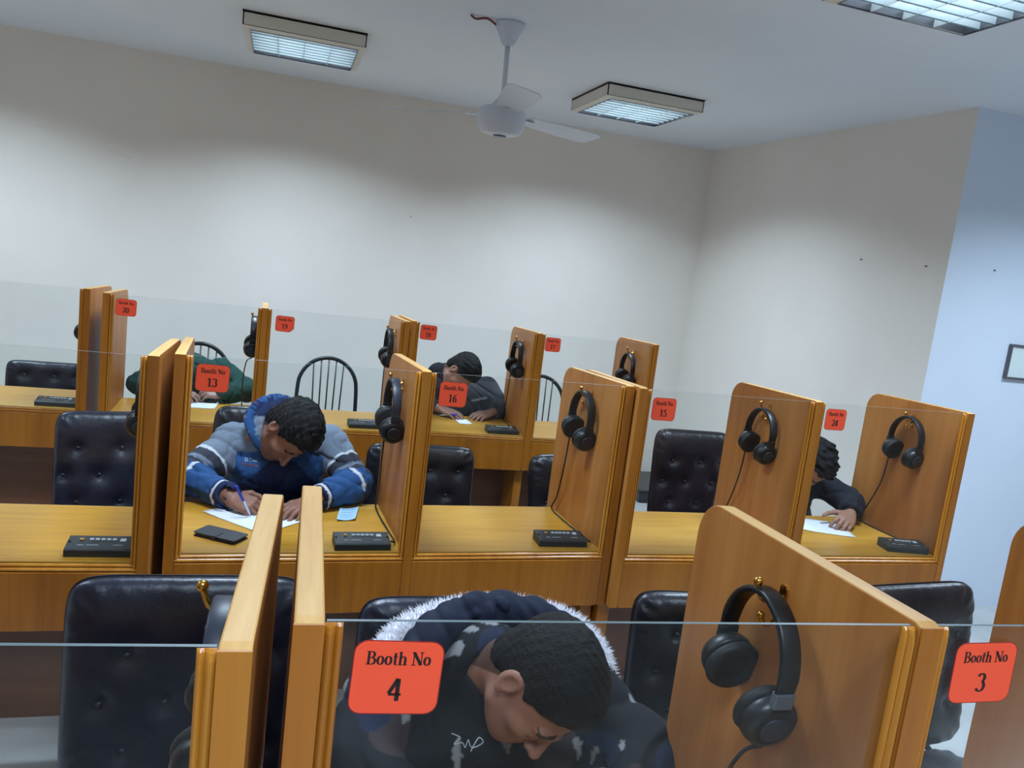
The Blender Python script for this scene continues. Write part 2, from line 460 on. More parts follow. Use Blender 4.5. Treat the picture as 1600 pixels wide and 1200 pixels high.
# serif lettering drawn with a broad pen: thick uprights, thin horizontals
def el(cx, cy, rx, ry, a0, a1, n=16):
    return [(cx + rx * math.cos(math.radians(a0 + (a1 - a0) * i / n)), cy + ry * math.sin(math.radians(a0 + (a1 - a0) * i / n))) for i in range(n + 1)]
def ser(x, y, w=.34): return [(x - w / 2, y), (x + w / 2, y)]
GL = {
    'B': (.70, [[(.17, .0), (.17, 1.)], ser(.14, .03, .26), ser(.14, .97, .26), [(.17, .97)] + el(.33, .75, .22, .22, 90, -90) + [(.17, .53)], [(.17, .53)] + el(.35, .28, .26, .25, 90, -90) + [(.17, .03)]]),
    'o': (.56, [el(.28, .33, .19, .30, 0, 360, 24)]),
    't': (.40, [[(.19, .9), (.19, .14)] + el(.28, .14, .09, .12, 180, 300, 6), [(.03, .62), (.36, .62)]]),
    'h': (.64, [[(.15, .0), (.15, 1.)], ser(.13, .97, .2), ser(.15, .03, .28), ser(.49, .03, .28), [(.15, .48)] + el(.33, .46, .16, .17, 150, 0) + [(.49, .0)]]),
    'N': (.82, [[(.15, .03), (.15, .97)], [(.69, .03), (.69, .97)], 'D', ser(.15, .03, .28), ser(.1, .97, .22), ser(.69, .97, .28)]),
    '0': (.56, [el(.28, .48, .19, .46, 0, 360, 28)]),
    '1': (.56, [[(.29, .0), (.29, .95)], [(.08, .80), (.29, .95)], ser(.29, .03, .36)]),
    '2': (.56, [el(.27, .72, .18, .23, 170, -20) + [(.36, .45), (.07, .05)], [(.05, .06), (.5, .06)], [(.05, .1), (.5, .1)], [(.49, .06), (.52, .24)]]),
    '3': (.56, [el(.25, .73, .18, .21, 160, -70), el(.24, .29, .22, .26, 80, -155)]),
    '4': (.56, [[(.38, .0), (.38, .95)], [(.36, .95), (.04, .32)], [(.03, .30), (.53, .30)], [(.03, .26), (.53, .26)]]),
    '5': (.56, [[(.16, .93), (.5, .93)], [(.16, .88), (.46, .88)], [(.16, .93), (.10, .55)], [(.10, .55)] + el(.24, .30, .22, .28, 90, -150)]),
    '6': (.56, [[(.46, .95)] + el(.42, .36, .30, .56, 110, 180, 8), el(.28, .30, .18, .27, 0, 360, 24)]),
    '7': (.56, [[(.05, .92), (.52, .92)], [(.05, .87), (.52, .87)], [(.50, .92), (.24, .0)], [(.06, .92), (.05, .74)]]),
    '8': (.56, [el(.28, .72, .15, .21, 0, 360, 22), el(.28, .27, .18, .25, 0, 360, 22)]),
    '9': (.56, [[(.10, .0)] + el(.14, .58, .30, .56, -70, 0, 8), el(.28, .66, .18, .27, 0, 360, 24)]),
}
def pen(mb, pts, ox, oz, s, y, wv=.175, wh=.06, mi=2):
    N = len(pts); L = []; Rr = []
    closed = math.hypot(pts[0][0] - pts[-1][0], pts[0][1] - pts[-1][1]) < 1e-6 and N > 4
    for i in range(N):
        a = pts[i - 1] if i > 0 else (pts[-2] if closed else pts[0]); b = pts[i + 1] if i < N - 1 else (pts[1] if closed else pts[-1])
        dx, dz = b[0] - a[0], b[1] - a[1]; l = math.hypot(dx, dz) or 1; dx /= l; dz /= l
        w = (wh + (wv - wh) * abs(dz) ** 1.5) / 2
        L.append((ox + (pts[i][0] - dz * w) * s, y, oz + (pts[i][1] + dx * w) * s)); Rr.append((ox + (pts[i][0] + dz * w) * s, y, oz + (pts[i][1] - dx * w) * s))
    vs_ = L + Rr
    mb.add(vs_, [(i, N + i, N + i + 1, i + 1) for i in range(N - 1)], mi)
def write(mb, text, cx, oz, s, y):
    adv = sum((.3 if c == ' ' else GL[c][0]) for c in text) * s
    x = cx - adv / 2
    for c in text:
        if c == ' ':
            x += .3 * s; continue
        w, st = GL[c]
        for p in st:
            if p == 'D': pen(mb, [(.13, .97), (.69, .03)], x, oz, s, y, .24, .12)
            else:
                thin = c == 'N' and len(p) == 2 and p[0][0] == p[1][0]
                pen(mb, p, x, oz, s, y, .08 if thin else .175)
        x += w * s
def sticker(pane, num, x, z, cut=False, w=.095, h=.083, tilt=0.0):
    """red booth number label stuck on the front of a pane (x, z = top left corner, pane coordinates)"""
    mb = MB()
    def outline(g, r):
        p = rrect(-w / 2 + g, w / 2 - g, -h / 2 + g, h / 2 - g, r)
        if cut:
            c = .02 + g * .3
            p = [(w / 2 - g - c, -h / 2 + g), (w / 2 - g, -h / 2 + g + c), (w / 2 - g, h / 2 - g - c * .5), (w / 2 - g - c * .5, h / 2 - g)] + arc2(-w / 2 + g + r, h / 2 - g - r, r, 90, 180, 4) + arc2(-w / 2 + g + r, -h / 2 + g + r, r, 180, 270, 4)
        return p
    mb.prism(outline(0, .014), 'y', -.0003, 0, 1)
    mb.prism(outline(.0012, .013), 'y', -.0005, -.0003, 0)
    write(mb, 'Booth No', 0, .0145, .0150, -.0008)
    write(mb, num, 0, -.026, .0265, -.0008)
    return mb.build('booth_number_sticker', ['sticker_red', 'sticker_edge', 'ink_black'], pane, (x + w / 2, -.0002, z - h / 2), (0, tilt, 0))

def panel_profile():
    r = .075
    return [(0, ZAP), (DP, ZAP)] + arc2(DP - r, ZBACK - r, r, 0, 84, 7) + [(.012, ZTOP + .0), (0, ZTOP - .004)]
def _panel_side(p, q):
    return 1 if (p[1] > 1.2 and q[1] > 1.2 and p[0] > q[0]) else 0
PANEL_ME = MB().prism(panel_profile(), 'x', 0, T, 0, _panel_side).mesh('side_panel', ['panel_wood', 'edge_wood'])
STILE_ME = MB().box(0, T, -.003, 0, ZAP + .002, ZTOP - .003).mesh('stile', ['front_wood'])
DESK_ME = MB().box(.0005, W_ - .0005, GY1 + .002, DD, ZDESK - .025, ZDESK).mesh('desktop', ['desk_wood'])
LIP_ME = MB().box(.0005, W_ - .0005, DD, DD + .012, ZDESK - .034, ZDESK - .002).mesh('desk_edge', ['edge_wood'])
APRON_ME = MB().prism([(0.0005, ZRAIL - .012), (.0005, ZAP + .008), (.008, ZAP), (W_ - .008, ZAP), (W_ - .0005, ZAP + .008), (W_ - .0005, ZRAIL - .012)], 'y', -.002, .018).mesh('apron', ['front_wood'])
def bead(width):
    """two-ridge moulding profile, (across, out)"""
    p = [(0, 0)]
    for i in range(7): p.append((width * (.03 + .52 * i / 6), .004 + .006 * math.sin(math.pi * (i + .35) / 6.7)))
    for i in range(6): p.append((width * (.58 + .40 * i / 5), .002 + .0045 * math.sin(math.pi * (i + .4) / 5.8)))
    p.append((width, 0))
    return p
def moulding(width, length, vertical, mirror):
    mb = MB(); pr = bead(width); n = len(pr); vs_ = []
    # mitred lower end for uprights, rounded top
    steps = [0.0, length - .02, length - .010, length - .003, length] if vertical else [0.0, length]
    for si, s in enumerate(steps):
        drop = [1, 1, .9, .6, .15][si] if vertical else 1
        for a, o in pr:
            aa = -a if mirror else a
            if vertical: vs_.append((aa, -(o * drop) + .010, s))
            else: vs_.append((s, -o + .010, a))
    fs_ = []
    for i in range(len(steps) - 1):
        for k in range(n - 1):
            fs_.append((i * n + k, i * n + k + 1, (i + 1) * n + k + 1, (i + 1) * n + k))
        fs_.append((i * n + n - 1, i * n, (i + 1) * n, (i + 1) * n + n - 1))
    fs_ += [tuple(range(n))[::-1], tuple((len(steps) - 1) * n + k for k in range(n))]
    mb.add(vs_, fs_, 0)
    me = mb.mesh('moulding', ['moulding_wood'])
    bm = bmesh.new(); bm.from_mesh(me); bmesh.ops.recalc_face_normals(bm, faces=bm.faces); bm.to_mesh(me); bm.free()
    return me
MUL = moulding(M_, ZTOP - ZRAIL - .006, True, False)
MUR = moulding(M_, ZTOP - ZRAIL - .006, True, True)
MB_ = moulding(.024, W_ - .001, False, False)
PANE_ME = MB().box(.002, W_ - .002, GY0, GY1, ZRAIL - .004, ZTOP - .006).mesh('glass_pane', ['pane_glass', 'glass_edge'])
for p in PANE_ME.polygons:
    if abs(p.normal.z) > .5: p.material_index = 1
LEG_ME = MB().box(0, .018 + T, .09, .48, 0, ZAP).mesh('leg', ['front_wood'])
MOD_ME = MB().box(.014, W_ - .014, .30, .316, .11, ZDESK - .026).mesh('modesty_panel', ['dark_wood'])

def hook_mesh():
    """brass two-pronged coat hook on a face looking to -x, origin on the face"""
    mb = MB()
    mb.prism(rrect(-.009, .009, -.03, .03, .008), 'x', -.003, 0)
    mb.tube(smooth_path([(-.002, 0, .008), (-.022, 0, .002), (-.040, 0, .010), (-.048, 0, .030)], 6), [.0045] * 13 + [.004] * 5 + [.005], 8)
    mb.ball((-.049, 0, .035), .0075, 8)
    mb.tube(smooth_path([(-.002, 0, -.012), (-.014, -.004, -.030), (-.028, -.004, -.034), (-.036, -.004, -.022)], 6), .0038, 8)
    mb.ball((-.037, -.004, -.018), .0062, 8)
    return mb.mesh('coat_hook', ['brass'])
HOOK_ME = hook_mesh()
HOOK_Y, HOOK_Z = .276, 1.287

UNITS = {'1a': (-1.51, .796, -.054), '1b': (.037, .767, -.04), '2a': (-1.824, 2.411, .007), '2b': (-.28, 2.493, .053), '2c': (1.239, 2.545, .015),
         '3a': (-2.416, 4.418, .007), '3b': (-.822, 4.298, .019), '3c': (.707, 4.403, -.006)}
def to_world(k, p):
    x0, y0, a = UNITS[k]
    return Vector((x0 + p[0] * math.cos(a) - p[1] * math.sin(a), y0 + p[0] * math.sin(a) + p[1] * math.cos(a), p[2]))

def booth(k, label, nums):
    x0, y0, a = UNITS[k]
    root = empty('study_booth', (x0, y0, 0), a)
    tag(root, label, 'study booth', 'double study booths in three rows')
    for i in range(3):
        pn = link('side_panel', PANEL_ME, root, (i * PX, 0, 0), bevel=.0025)
        link('stile', STILE_ME, pn, (0, 0, 0))
        link('leg', LEG_ME, root, (i * PX - .009 * i, 0, 0), bevel=.002)
        if i: link('coat_hook', HOOK_ME, pn, (0, HOOK_Y, HOOK_Z))
    for i in range(2):
        bx = T + i * PX
        link('desktop', DESK_ME, root, (bx, 0, 0), bevel=.002)
        link('desk_edge', LIP_ME, root, (bx, 0, 0), bevel=.004)
        link('apron', APRON_ME, root, (bx, 0, 0), bevel=.002)
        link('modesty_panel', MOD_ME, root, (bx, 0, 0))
        link('moulding', MUL, root, (bx, 0, ZRAIL)); link('moulding', MUR, root, (bx + W_, 0, ZRAIL)); link('moulding', MB_, root, (bx + .0005, 0, ZRAIL - .012))
        pane = link('glass_pane', PANE_ME, root, (bx, 0, 0))
        if nums[i]:
            num, sx, sz, cut, tilt = nums[i]
            sticker(pane, num, sx - bx, sz, cut, tilt=tilt)
            pane.children[0].location.y = GY0 - .0002
    return root
booth('1a', 'wooden double booth at the near left, beside the booth labelled 4', (None, None))
booth('1b', 'nearest wooden double booth, its glass labelled Booth No 4 and Booth No 3', (('4', .062, 1.358, False, .03), ('3', .813, 1.357, False, -.02)))
booth('2a', 'middle row wooden double booth at the left edge, without a visible number', (None, None))
booth('2b', 'middle row wooden double booth holding the man in blue, labelled Booth No 13 and 16', (('13', .060, 1.356, False, .03), ('16', .806, 1.352, False, .02)))
booth('2c', 'rightmost middle row wooden double booth beside the blue-lit wall, labelled Booth No 15 and 24', (('15', .062, 1.352, False, .0), ('24', .803, 1.358, False, .0)))
booth('3a', 'far row wooden double booth at the left edge, beside Booth No 20', (None, None))
booth('3b', 'far row wooden double booth holding the person in green, labelled Booth No 20 and 19', (('20', .056, 1.360, False, .02), ('19', .812, 1.350, True, .02)))
booth('3c', 'rightmost far row wooden double booth near the wall corner, labelled Booth No 18 and 17', (('18', .056, 1.367, False, .02), ('17', .794, 1.364, False, .0)))

# ------------------------------------------------------------------ booth consoles
def console(k, lx, ly, rz, label):
    p = to_world(k, (lx, ly, ZDESK))
    root = empty('booth_console', p, UNITS[k][2] + rz)
    tag(root, label, 'console', 'black listening consoles on the desks')
    w, dpt = .186, .085
    MB().prism([(0, 0), (dpt, 0), (dpt, .034), (dpt - .004, .037), (.006, .025), (0, .021)], 'x', -w / 2, w / 2).build('body', 'plastic_console', root, bevel=.002)
    sl = math.atan2(.012, dpt - .01)
    face = lambda y: .025 + (y - .006) * .012 / (dpt - .01)
    for i in range(6):
        x = -.055 if i == 0 else -.028 + (i - 1) * .0155
        y = .055
        MB().box(-.0055, .0055, -.004, .004, 0, .004).build('button', 'button_amber' if i == 0 else 'button_white', root, (x, y, face(y)), (sl, 0, 0))
    MB().box(-.008, .008, -.008, .008, 0, .001).build('label_plate', 'button_white', root, (.058, .055, face(.055) + .0005), (sl, 0, 0))
    t = MB()
    for j, (x0, x1) in enumerate(((-.062, -.045), (-.038, -.005), (.035, .062))):
        t.box(x0, x1, -.0012, .0012, 0, .0006)
    t.build('printed_text', 'button_white', root, (0, .025, face(.025) + .0004), (sl, 0, 0))
    for x in (-.086, .086):
        MB().lathe([(.004, 0), (.004, .002), (.002, .003)], n=10).build('screw', 'metal_black', root, (x, .045, face(.045)), (sl, 0, 0))
    return root
console('2a', 1.37, .052, 0, 'black console in the left booth of the middle row, behind bare glass')
console('2b', .610, .030, .0, 'black console beside the phone in Booth 13')
console('2b', 1.345, .055, -.05, 'black console on the empty middle row desk, Booth 16')
console('2c', 1.37, .050, -.18, 'black console beside the hand in Booth 24')
console('2c', .63, .045, 0, 'black console on the desk of Booth 15, behind the near wooden panel')
console('3a', 1.36, .05, 0, 'black console in the far left booth beside Booth 20')
console('3b', 1.335, .06, .05, 'black console on the empty far desk before the spindle chair, Booth 19')
console('3c', .615, .045, 0, 'black console beside the hands in Booth 18')

# ------------------------------------------------------------------ headphones
def headphones(k, panel_i, label, dy=0.0, dz=0.0, tilt=.10, cable='back', band='plastic_black', twist=0.0, con=True, tape=False, spread=.062, yaw=0.0, off=.036):
    """hang from the hook on the left face of panel i; cups lie one behind the other along the panel"""
    fx = panel_i * PX
    p = to_world(k, (fx - off, HOOK_Y - .020 + dy, HOOK_Z + .012 + dz))
    rz = UNITS[k][2]
    root = empty('headphones', p, rot=(tilt, 0, rz + yaw))
    tag(root, label, 'headphones', 'black headphones hung on brass hooks')
    bw = .0155
    # padded headband: flattened strip following an arch (local y-z plane), top at z = 0
    arch = [(0, .088 * math.sin(t), -.088 + .096 * math.cos(t)) for t in np.linspace(-1.75, 1.75, 25)]
    mb = MB()
    pts = [Vector(p_) for p_ in arch]; ring = []
    for i, c in enumerate(pts):
        d = (pts[min(i + 1, 24)] - pts[max(i - 1, 0)]).normalized(); nrm = Vector((0, -d.z, d.y))
        if nrm.z < 0 and abs(c.y) < .05: nrm = -nrm
        nrm = Vector((0, c.y, c.z + .088)).normalized()
        th = .0055 if 1 < i < 23 else .003
        for (u, v) in ((-1, -.7), (-.8, -1), (.8, -1), (1, -.7), (1, .7), (.8, 1), (-.8, 1), (-1, .7)):
            ring.append(c + Vector((u * bw, 0, 0)) + nrm * (v * th))
    fs_ = []
    for i in range(24):
        for q in range(8):
            fs_.append((i * 8 + q, i * 8 + (q + 1) % 8, i * 8 + 8 + (q + 1) % 8, i * 8 + 8 + q))
    fs_ += [tuple(range(8))[::-1], tuple(192 + q for q in range(8))]
    mb.add(ring, fs_, 0, True)
    mb.build('headband', band, root)
    for s in (-1, 1):
        ey, ez = arch[-1][1] * s, arch[-1][2]
        cz = -.160 if s < 0 else -.150
        cy = s * spread
        MB().box(-.016, .016, -.007, .007, -.016, .010).build('slider', 'grey_tape' if (tape and s < 0) else 'plastic_black', root, (0, ey, ez - .004), bevel=.002)
        yk = MB()
        for xx in (-.010, .010):
            yk.tube(smooth_path([(xx, ey, ez - .012), (xx * 1.6, ey + s * .002, (ez + cz) / 2 - .006), (xx * 2.2, cy + s * .020, cz + .012)], 5), .0024, 6)
        yk.build('yoke', 'metal_black', root)
        tl = s * .16 + twist
        cup = MB().lathe([(.030, .026), (.040, .022), (.044, .012), (.0445, .002), (.043, -.002)], axis='y', n=28).build('ear_cup', 'plastic_black', root, (0, cy, cz), (0, 0, 0))
        # shell outward (s side); turn round for the other side
        cup.rotation_euler = (tl, 0, 0 if s > 0 else math.pi)
        MB().lathe([(.036, -.002), (.045, -.006), (.047, -.014), (.043, -.021), (.030, -.022), (.024, -.016)], axis='y', n=28).build('cushion', 'pad_black', cup)
        MB().lathe([(.022, .024), (.022, .0275), (.018, .0285), (.008, .027)], axis='y', n=20).build('shell_ring', 'band_bluegrey', cup)
    # cable to the console
    R_ = Matrix.LocRotScale(p, root.rotation_euler, None)
    if cable:
        sgn = 1 if cable == 'back' else -1
        st = R_ @ Vector((0, sgn * (spread + .01), -.198 if sgn > 0 else -.206))
        L = lambda x, y, z: to_world(k, (fx + x, y, z))
        if con:
            path = [st, L(-.034, st_l(k, st).y + .02, .98), L(-.022, .43, .84), L(-.018, .475, .772), L(-.02, .36, .766), L(-.014, .20, .766), L(-.012, .10, .768), L(-.03, .075, .778)]
        else:
            sy = st_l(k, st).y
            path = [st, L(-.062, sy + .015, 1.06), L(-.075, sy + .06, .93), L(-.07, sy + .10, .80), L(-.06, sy + .09, .767), L(-.05, sy + .0, .766)]
        Ri = R_.inverted()
        MB().tube([Ri @ q for q in smooth_path(path, 7)], .0032, 7).build('cable', 'cable_black', root)
    return root
def st_l(k, w):
    x0, y0, a = UNITS[k]; dx, dy = w.x - x0, w.y - y0
    return Vector((dx * math.cos(a) + dy * math.sin(a), -dx * math.sin(a) + dy * math.cos(a), w.z))
headphones('1b', 1, 'large near black headphones hanging beside Booth 4', tilt=.14, cable='front', tape=True, con=False)
headphones('1a', 2, 'headphones with blue grey band half hidden behind the near left panel', band='band_bluegrey', con=False, dz=-.005, off=.021)
headphones('2a', 2, 'black headphones almost hidden behind the panel left of Booth 13', con=False)
headphones('2b', 1, 'black headphones hanging in Booth 13 beside the writing man', band='band_bluegrey', tilt=.08)
headphones('2b', 2, 'black headphones hanging in empty Booth 16', tilt=.12)
headphones('2c', 1, 'black headphones hanging in Booth 15 above the scuffed panel', dz=-.012, tilt=.1)
headphones('2c', 2, 'black headphones hanging in Booth 24 at the right end', tilt=.05)
headphones('3a', 2, 'headphones peeping out left of the far panel beside Booth 20', con=False)
headphones('3b', 1, 'black headphones hanging in Booth 20 seen edge on', cable='front', con=False)
headphones('3b', 2, 'black headphones hanging in Booth 19 behind the spindle chair booth glass', tilt=.05)
headphones('3c', 1, 'black headphones hanging in Booth 18 beside the dark jacketed man', dz=-.01, twist=.1)
headphones('3c', 2, 'black headphones hanging in Booth 17 at the far right panel', dz=-.02)

# ------------------------------------------------------------------ tufted chairs
def slab_mesh(name, w, h, d, rc, tufts, mats, wrinkle=.0025, seed=0):
    """upholstered slab in the x-z plane, front towards -y: rounded corners, button dimples, creases"""
    r = np.random.default_rng(seed)
    nx, nz = 34, 40
    ph = r.random(6) * 6.28
    vs_ = []; fs_ = []
    def prof(u): # pillow edge 0..1
        return (1 - abs(u) ** 5)
    for side in (-1, 1):
        for j in range(nz + 1):
            for i in range(nx + 1):
                u = -1 + 2 * i / nx; v = -1 + 2 * j / nz
                # squeeze the grid lines towards the edges
                uu = math.sin(u * math.pi / 2 * .92) / math.sin(math.pi / 2 * .92); vv = math.sin(v * math.pi / 2 * .92) / math.sin(math.pi / 2 * .92)
                # superellipse-ish rounded outline
                m = (abs(uu) ** 9 + abs(vv) ** 9) ** (1 / 9.); q = max(abs(uu), abs(vv)) / m if m > 0 else 1
                x = uu * q * w / 2; z = vv * q * h / 2
                e = max(0.0, 1 - max(abs(uu), abs(vv)) ** 7)
                th = d / 2 * (.0 + 1.0 * e ** .45)
                y = side * th
                if side < 0:
                    for (tx, tz) in tufts:
                        dd = math.hypot(x - tx, z - tz)
                        y += .018 * math.exp(-(dd / .022) ** 2) + .010 * math.exp(-(dd / .06) ** 2)
                    y += wrinkle * (math.sin(30 * x + 14 * z + ph[0]) * math.sin(22 * z - 9 * x + ph[1])) * e
                edge = max(0, max(abs(uu), abs(vv)) - .8) / .2
                y += wrinkle * 1.2 * math.sin((math.atan2(vv, uu)) * 42 + ph[2]) * edge * (1 - edge) * 4 * side
                vs_.append((x, y, z))
    S = (nx + 1) * (nz + 1)
    idx = lambda s, i, j: s * S + j * (nx + 1) + i
    for j in range(nz):
        for i in range(nx):
            fs_.append((idx(0, i, j), idx(0, i + 1, j), idx(0, i + 1, j + 1), idx(0, i, j + 1)))
            fs_.append((idx(1, i, j + 1), idx(1, i + 1, j + 1), idx(1, i + 1, j), idx(1, i, j)))
    for i in range(nx):
        fs_.append((idx(1, i, 0), idx(1, i + 1, 0), idx(0, i + 1, 0), idx(0, i, 0))); fs_.append((idx(0, i, nz), idx(0, i + 1, nz), idx(1, i + 1, nz), idx(1, i, nz)))
    for j in range(nz):
        fs_.append((idx(0, 0, j), idx(0, 0, j + 1), idx(1, 0, j + 1), idx(1, 0, j))); fs_.append((idx(1, nx, j), idx(1, nx, j + 1), idx(0, nx, j + 1), idx(0, nx, j)))
    return MB().add(vs_, fs_, 0, True).mesh(name, mats)

TUFTS = [(-.12, .10), (.04, .10), (.17, .10), (-.04, -.01), (.12, -.01), (-.17, -.01), (-.12, -.12), (.04, -.12), (.17, -.12)]
def leather_chair(x, y, rz, label, leather='leather_black', w=.48, top=.97, lean=.10, seed=0, depth=.46):
    """origin on the floor under the seat; front of the chair looks to -y"""
    root = empty('padded_chair', (x, y, 0), rz)
    tag(root, label, 'chair', 'dark padded leather chairs')
    bh = top - .47
    back_me = slab_mesh('backrest', w, bh, .085, .05, TUFTS, [leather], seed=seed)
    bk = link('backrest', back_me, root, (0, depth / 2 + .005, .47 + bh / 2), (-lean, 0, 0))
    for tx, tz in TUFTS:
        MB().ball((tx, -.030, tz), (.008, .005, .008), 6).build('tuft_button', leather, bk)
    seat_me = slab_mesh('seat', w, depth, .09, .05, [], [leather], seed=seed + 50)
    link('seat', seat_me, root, (0, 0, .415), (-math.pi / 2, 0, 0))
    for sx in (-1, 1):
        MB().tube([(sx * (w / 2 - .04), -depth / 2 + .05, .375), (sx * (w / 2 - .03), -depth / 2 + .03, 0)], .013, 10).build('leg', 'metal_black', root)
        MB().tube([(sx * (w / 2 - .04), depth / 2 - .03, .375), (sx * (w / 2 - .03), depth / 2 + .03, 0)], .013, 10).build('leg', 'metal_black', root)
        MB().tube([(sx * (w / 2 - .045), depth / 2 - .06, .38), (sx * (w / 2 - .045), depth / 2 + .035, .42), (sx * (w / 2 - .045), depth / 2 + .075, .62)], .011, 8).build('back_bracket', 'metal_black', root)
    MB().box(-w / 2 + .03, w / 2 - .03, -depth / 2 + .04, depth / 2 - .03, .362, .374).build('seat_frame', 'metal_black', root)
    return root
leather_chair(-.135, 1.53, .0, 'big dark navy leather chair at the lower left, in front of bare glass', 'leather_navy', w=.50, top=1.005, lean=.03, seed=1)
leather_chair(.49, 1.60, .0, 'black leather chair behind the man with the fur trimmed hood', 'leather_navy', w=.50, top=.918, seed=2)
leather_chair(1.235, 1.66, -.12, 'black leather chair left of the near headphones panel, beside the bowed man', w=.50, top=.90, seed=3)
leather_chair(1.88, 1.56, .1, 'dark maroon leather chair above the label Booth No 3', 'leather_brown', w=.5, top=.975, seed=4)
leather_chair(-.565, 3.29, .22, 'shiny bluish tufted leather chair left of Booth 13', 'leather_navy', w=.41, top=.965, lean=.16, seed=5)
leather_chair(.005, 3.37, .0, 'dark leather chair behind the man in the blue jacket', w=.48, top=1.005, seed=6)
leather_chair(.675, 3.27, .0, 'worn black leather chair in empty Booth 16, partly behind its left panel', w=.50, top=.90, seed=7)
leather_chair(1.48, 3.25, .25, 'black leather chair peeping out behind the right panel of Booth 16', w=.50, top=.90, lean=.2, seed=8)
leather_chair(2.175, 3.50, -.02, 'black tufted leather chair in Booth 15', 'leather_brown', w=.45, top=1.0, seed=9)
leather_chair(-1.30, 5.12, .03, 'bluish leather chair in the far left booth beside Booth 20', 'leather_navy', w=.45, top=.84, seed=10)

# ------------------------------------------------------------------ spindle chairs
def spindle_chair(x, y, rz, label, top=.98):
    root = empty('spindle_chair', (x, y, 0), rz)
    tag(root, label, 'chair', 'dark green metal spindle chairs')
    zs = .45; hw = .20
    hoop = [(-hw * 1.0, .19, zs)] + [(-hw * 1.0, .20, zs + .12), (-hw * .99, .215, zs + .25)] + [(-hw * .97 * math.cos(t), .225 + .02 * math.sin(t), zs + .33 + (top - zs - .33) * math.sin(t)) for t in np.linspace(.12, math.pi - .12, 15)] + [(hw * .99, .215, zs + .25), (hw, .20, zs + .12), (hw, .19, zs)]
    MB().tube(smooth_path(hoop, 3), .0135, 10).build('hoop', 'metal_green_black', root)
    for i in range(5):
        u = (-1 + i * .5)
        xt = u * .10; zt = zs + .33 + (top - zs - .33) * math.sqrt(max(0, 1 - (xt / (hw * .97)) ** 2)) - .008
        MB().tube([(u * .085, .195, zs + .015), (xt, .24, zt)], .005, 8).build('spindle', 'metal_green_black', root)
    prof = rrect(-.205, .205, -.21, .21, .07, 6)
    MB().prism(prof, 'z', zs - .02, zs + .015).build('seat', 'leather_black', root, bevel=.006)
    for sx in (-1, 1):
        for sy in (-1, 1):
            MB().tube([(sx * .16, sy * .16, zs - .02), (sx * .20, sy * .20, 0)], .011, 10).build('leg', 'metal_green_black', root)
    for sx in (-1, 1):
        MB().tube([(sx * .178, -.178, .2), (sx * .178, .178, .2)], .007, 8).build('stretcher', 'metal_green_black', root)
    return root
spindle_chair(.355, 5.28, .0, 'dark spindle back chair at the empty far booth left of the bowed man in grey')
spindle_chair(-.47, 5.33, .0, 'dark spindle back chair behind the person in green', 1.0)
spindle_chair(1.875, 5.28, .0, 'dark spindle back chair at the rightmost far booth', .975)
spindle_chair(1.20, 5.35, .0, 'dark spindle back chair behind the man in the dark grey jacket', .85)
st = empty('padded_stool', (2.60, 3.44, 0))
tag(st, 'round padded stool under the curly haired person in Booth 24', 'stool')
MB().lathe([(.17, 0), (.185, .012), (.185, .045), (.16, .062), (.08, .066)], (0, 0, .39), n=28).build('seat', 'leather_black', st)
for a in range(4):
    c, s = math.cos(a * math.pi / 2 + .78), math.sin(a * math.pi / 2 + .78)
    MB().tube([(c * .12, s * .12, .39), (c * .19, s * .19, 0)], .012, 8).build('leg', 'metal_black', st)
MB().lathe([(.165, .0), (.168, .008), (.163, .012)], (0, 0, .17), n=28).build('foot_ring', 'metal_black', st)

# low black case and cloth in the far corner
cs = empty('equipment_case', (3.12, 5.93, 0))
tag(cs, 'flat black case on the floor in the far corner', 'case')
MB().box(-.25, .25, -.3, .3, .004, .085).build('body', 'skirting_black', cs, bevel=.01)
MB().box(-.252, .252, -.302, .302, .086, .105).build('lid', 'skirting_black', cs, bevel=.008)
MB().tube(smooth_path([(-.06, -.302, .05), (-.05, -.33, .05), (.05, -.33, .05), (.06, -.302, .05)], 5), .007, 8).build('handle', 'steel', cs)

# ------------------------------------------------------------------ smooth solid modelling (distance field + surface nets)
def V3(p): return np.array([float(p[0]), float(p[1]), float(p[2])], dtype=np.float64)
class Cap:
    def __init__(s, a, b, ra, rb=None, k=.01, sub=False):
        s.a, s.b, s.ra, s.rb, s.k, s.sub = V3(a), V3(b), ra, (ra if rb is None else rb), k, sub
    def bounds(s):
        r = max(s.ra, s.rb)
        return np.minimum(s.a, s.b) - r, np.maximum(s.a, s.b) + r
    def d(s, X, Y, Z):
        ab = s.b - s.a; L = float(ab @ ab) + 1e-12
        px, py, pz = X - s.a[0], Y - s.a[1], Z - s.a[2]
        h = np.clip((px * ab[0] + py * ab[1] + pz * ab[2]) / L, 0, 1)
        return np.sqrt((px - h * ab[0]) ** 2 + (py - h * ab[1]) ** 2 + (pz - h * ab[2]) ** 2) - (s.ra + (s.rb - s.ra) * h)
class Ell:
    def __init__(s, c, r, R=None, k=.01, sub=False):
        s.c, s.r, s.k, s.sub = V3(c), V3(r), k, sub
        s.R = np.eye(3) if R is None else np.array(R, float)     # columns = local axes in world
    def bounds(s):
        e = np.sqrt(((s.R * s.r[None, :]) ** 2).sum(1))
        return s.c - e, s.c + e
    def d(s, X, Y, Z):
        px, py, pz = X - s.c[0], Y - s.c[1], Z - s.c[2]
        q = [(px * s.R[0, i] + py * s.R[1, i] + pz * s.R[2, i]) for i in range(3)]
        k0 = np.sqrt(sum((q[i] / s.r[i]) ** 2 for i in range(3))); k1 = np.sqrt(sum((q[i] / s.r[i] ** 2) ** 2 for i in range(3))) + 1e-9
        return k0 * (k0 - 1) / k1
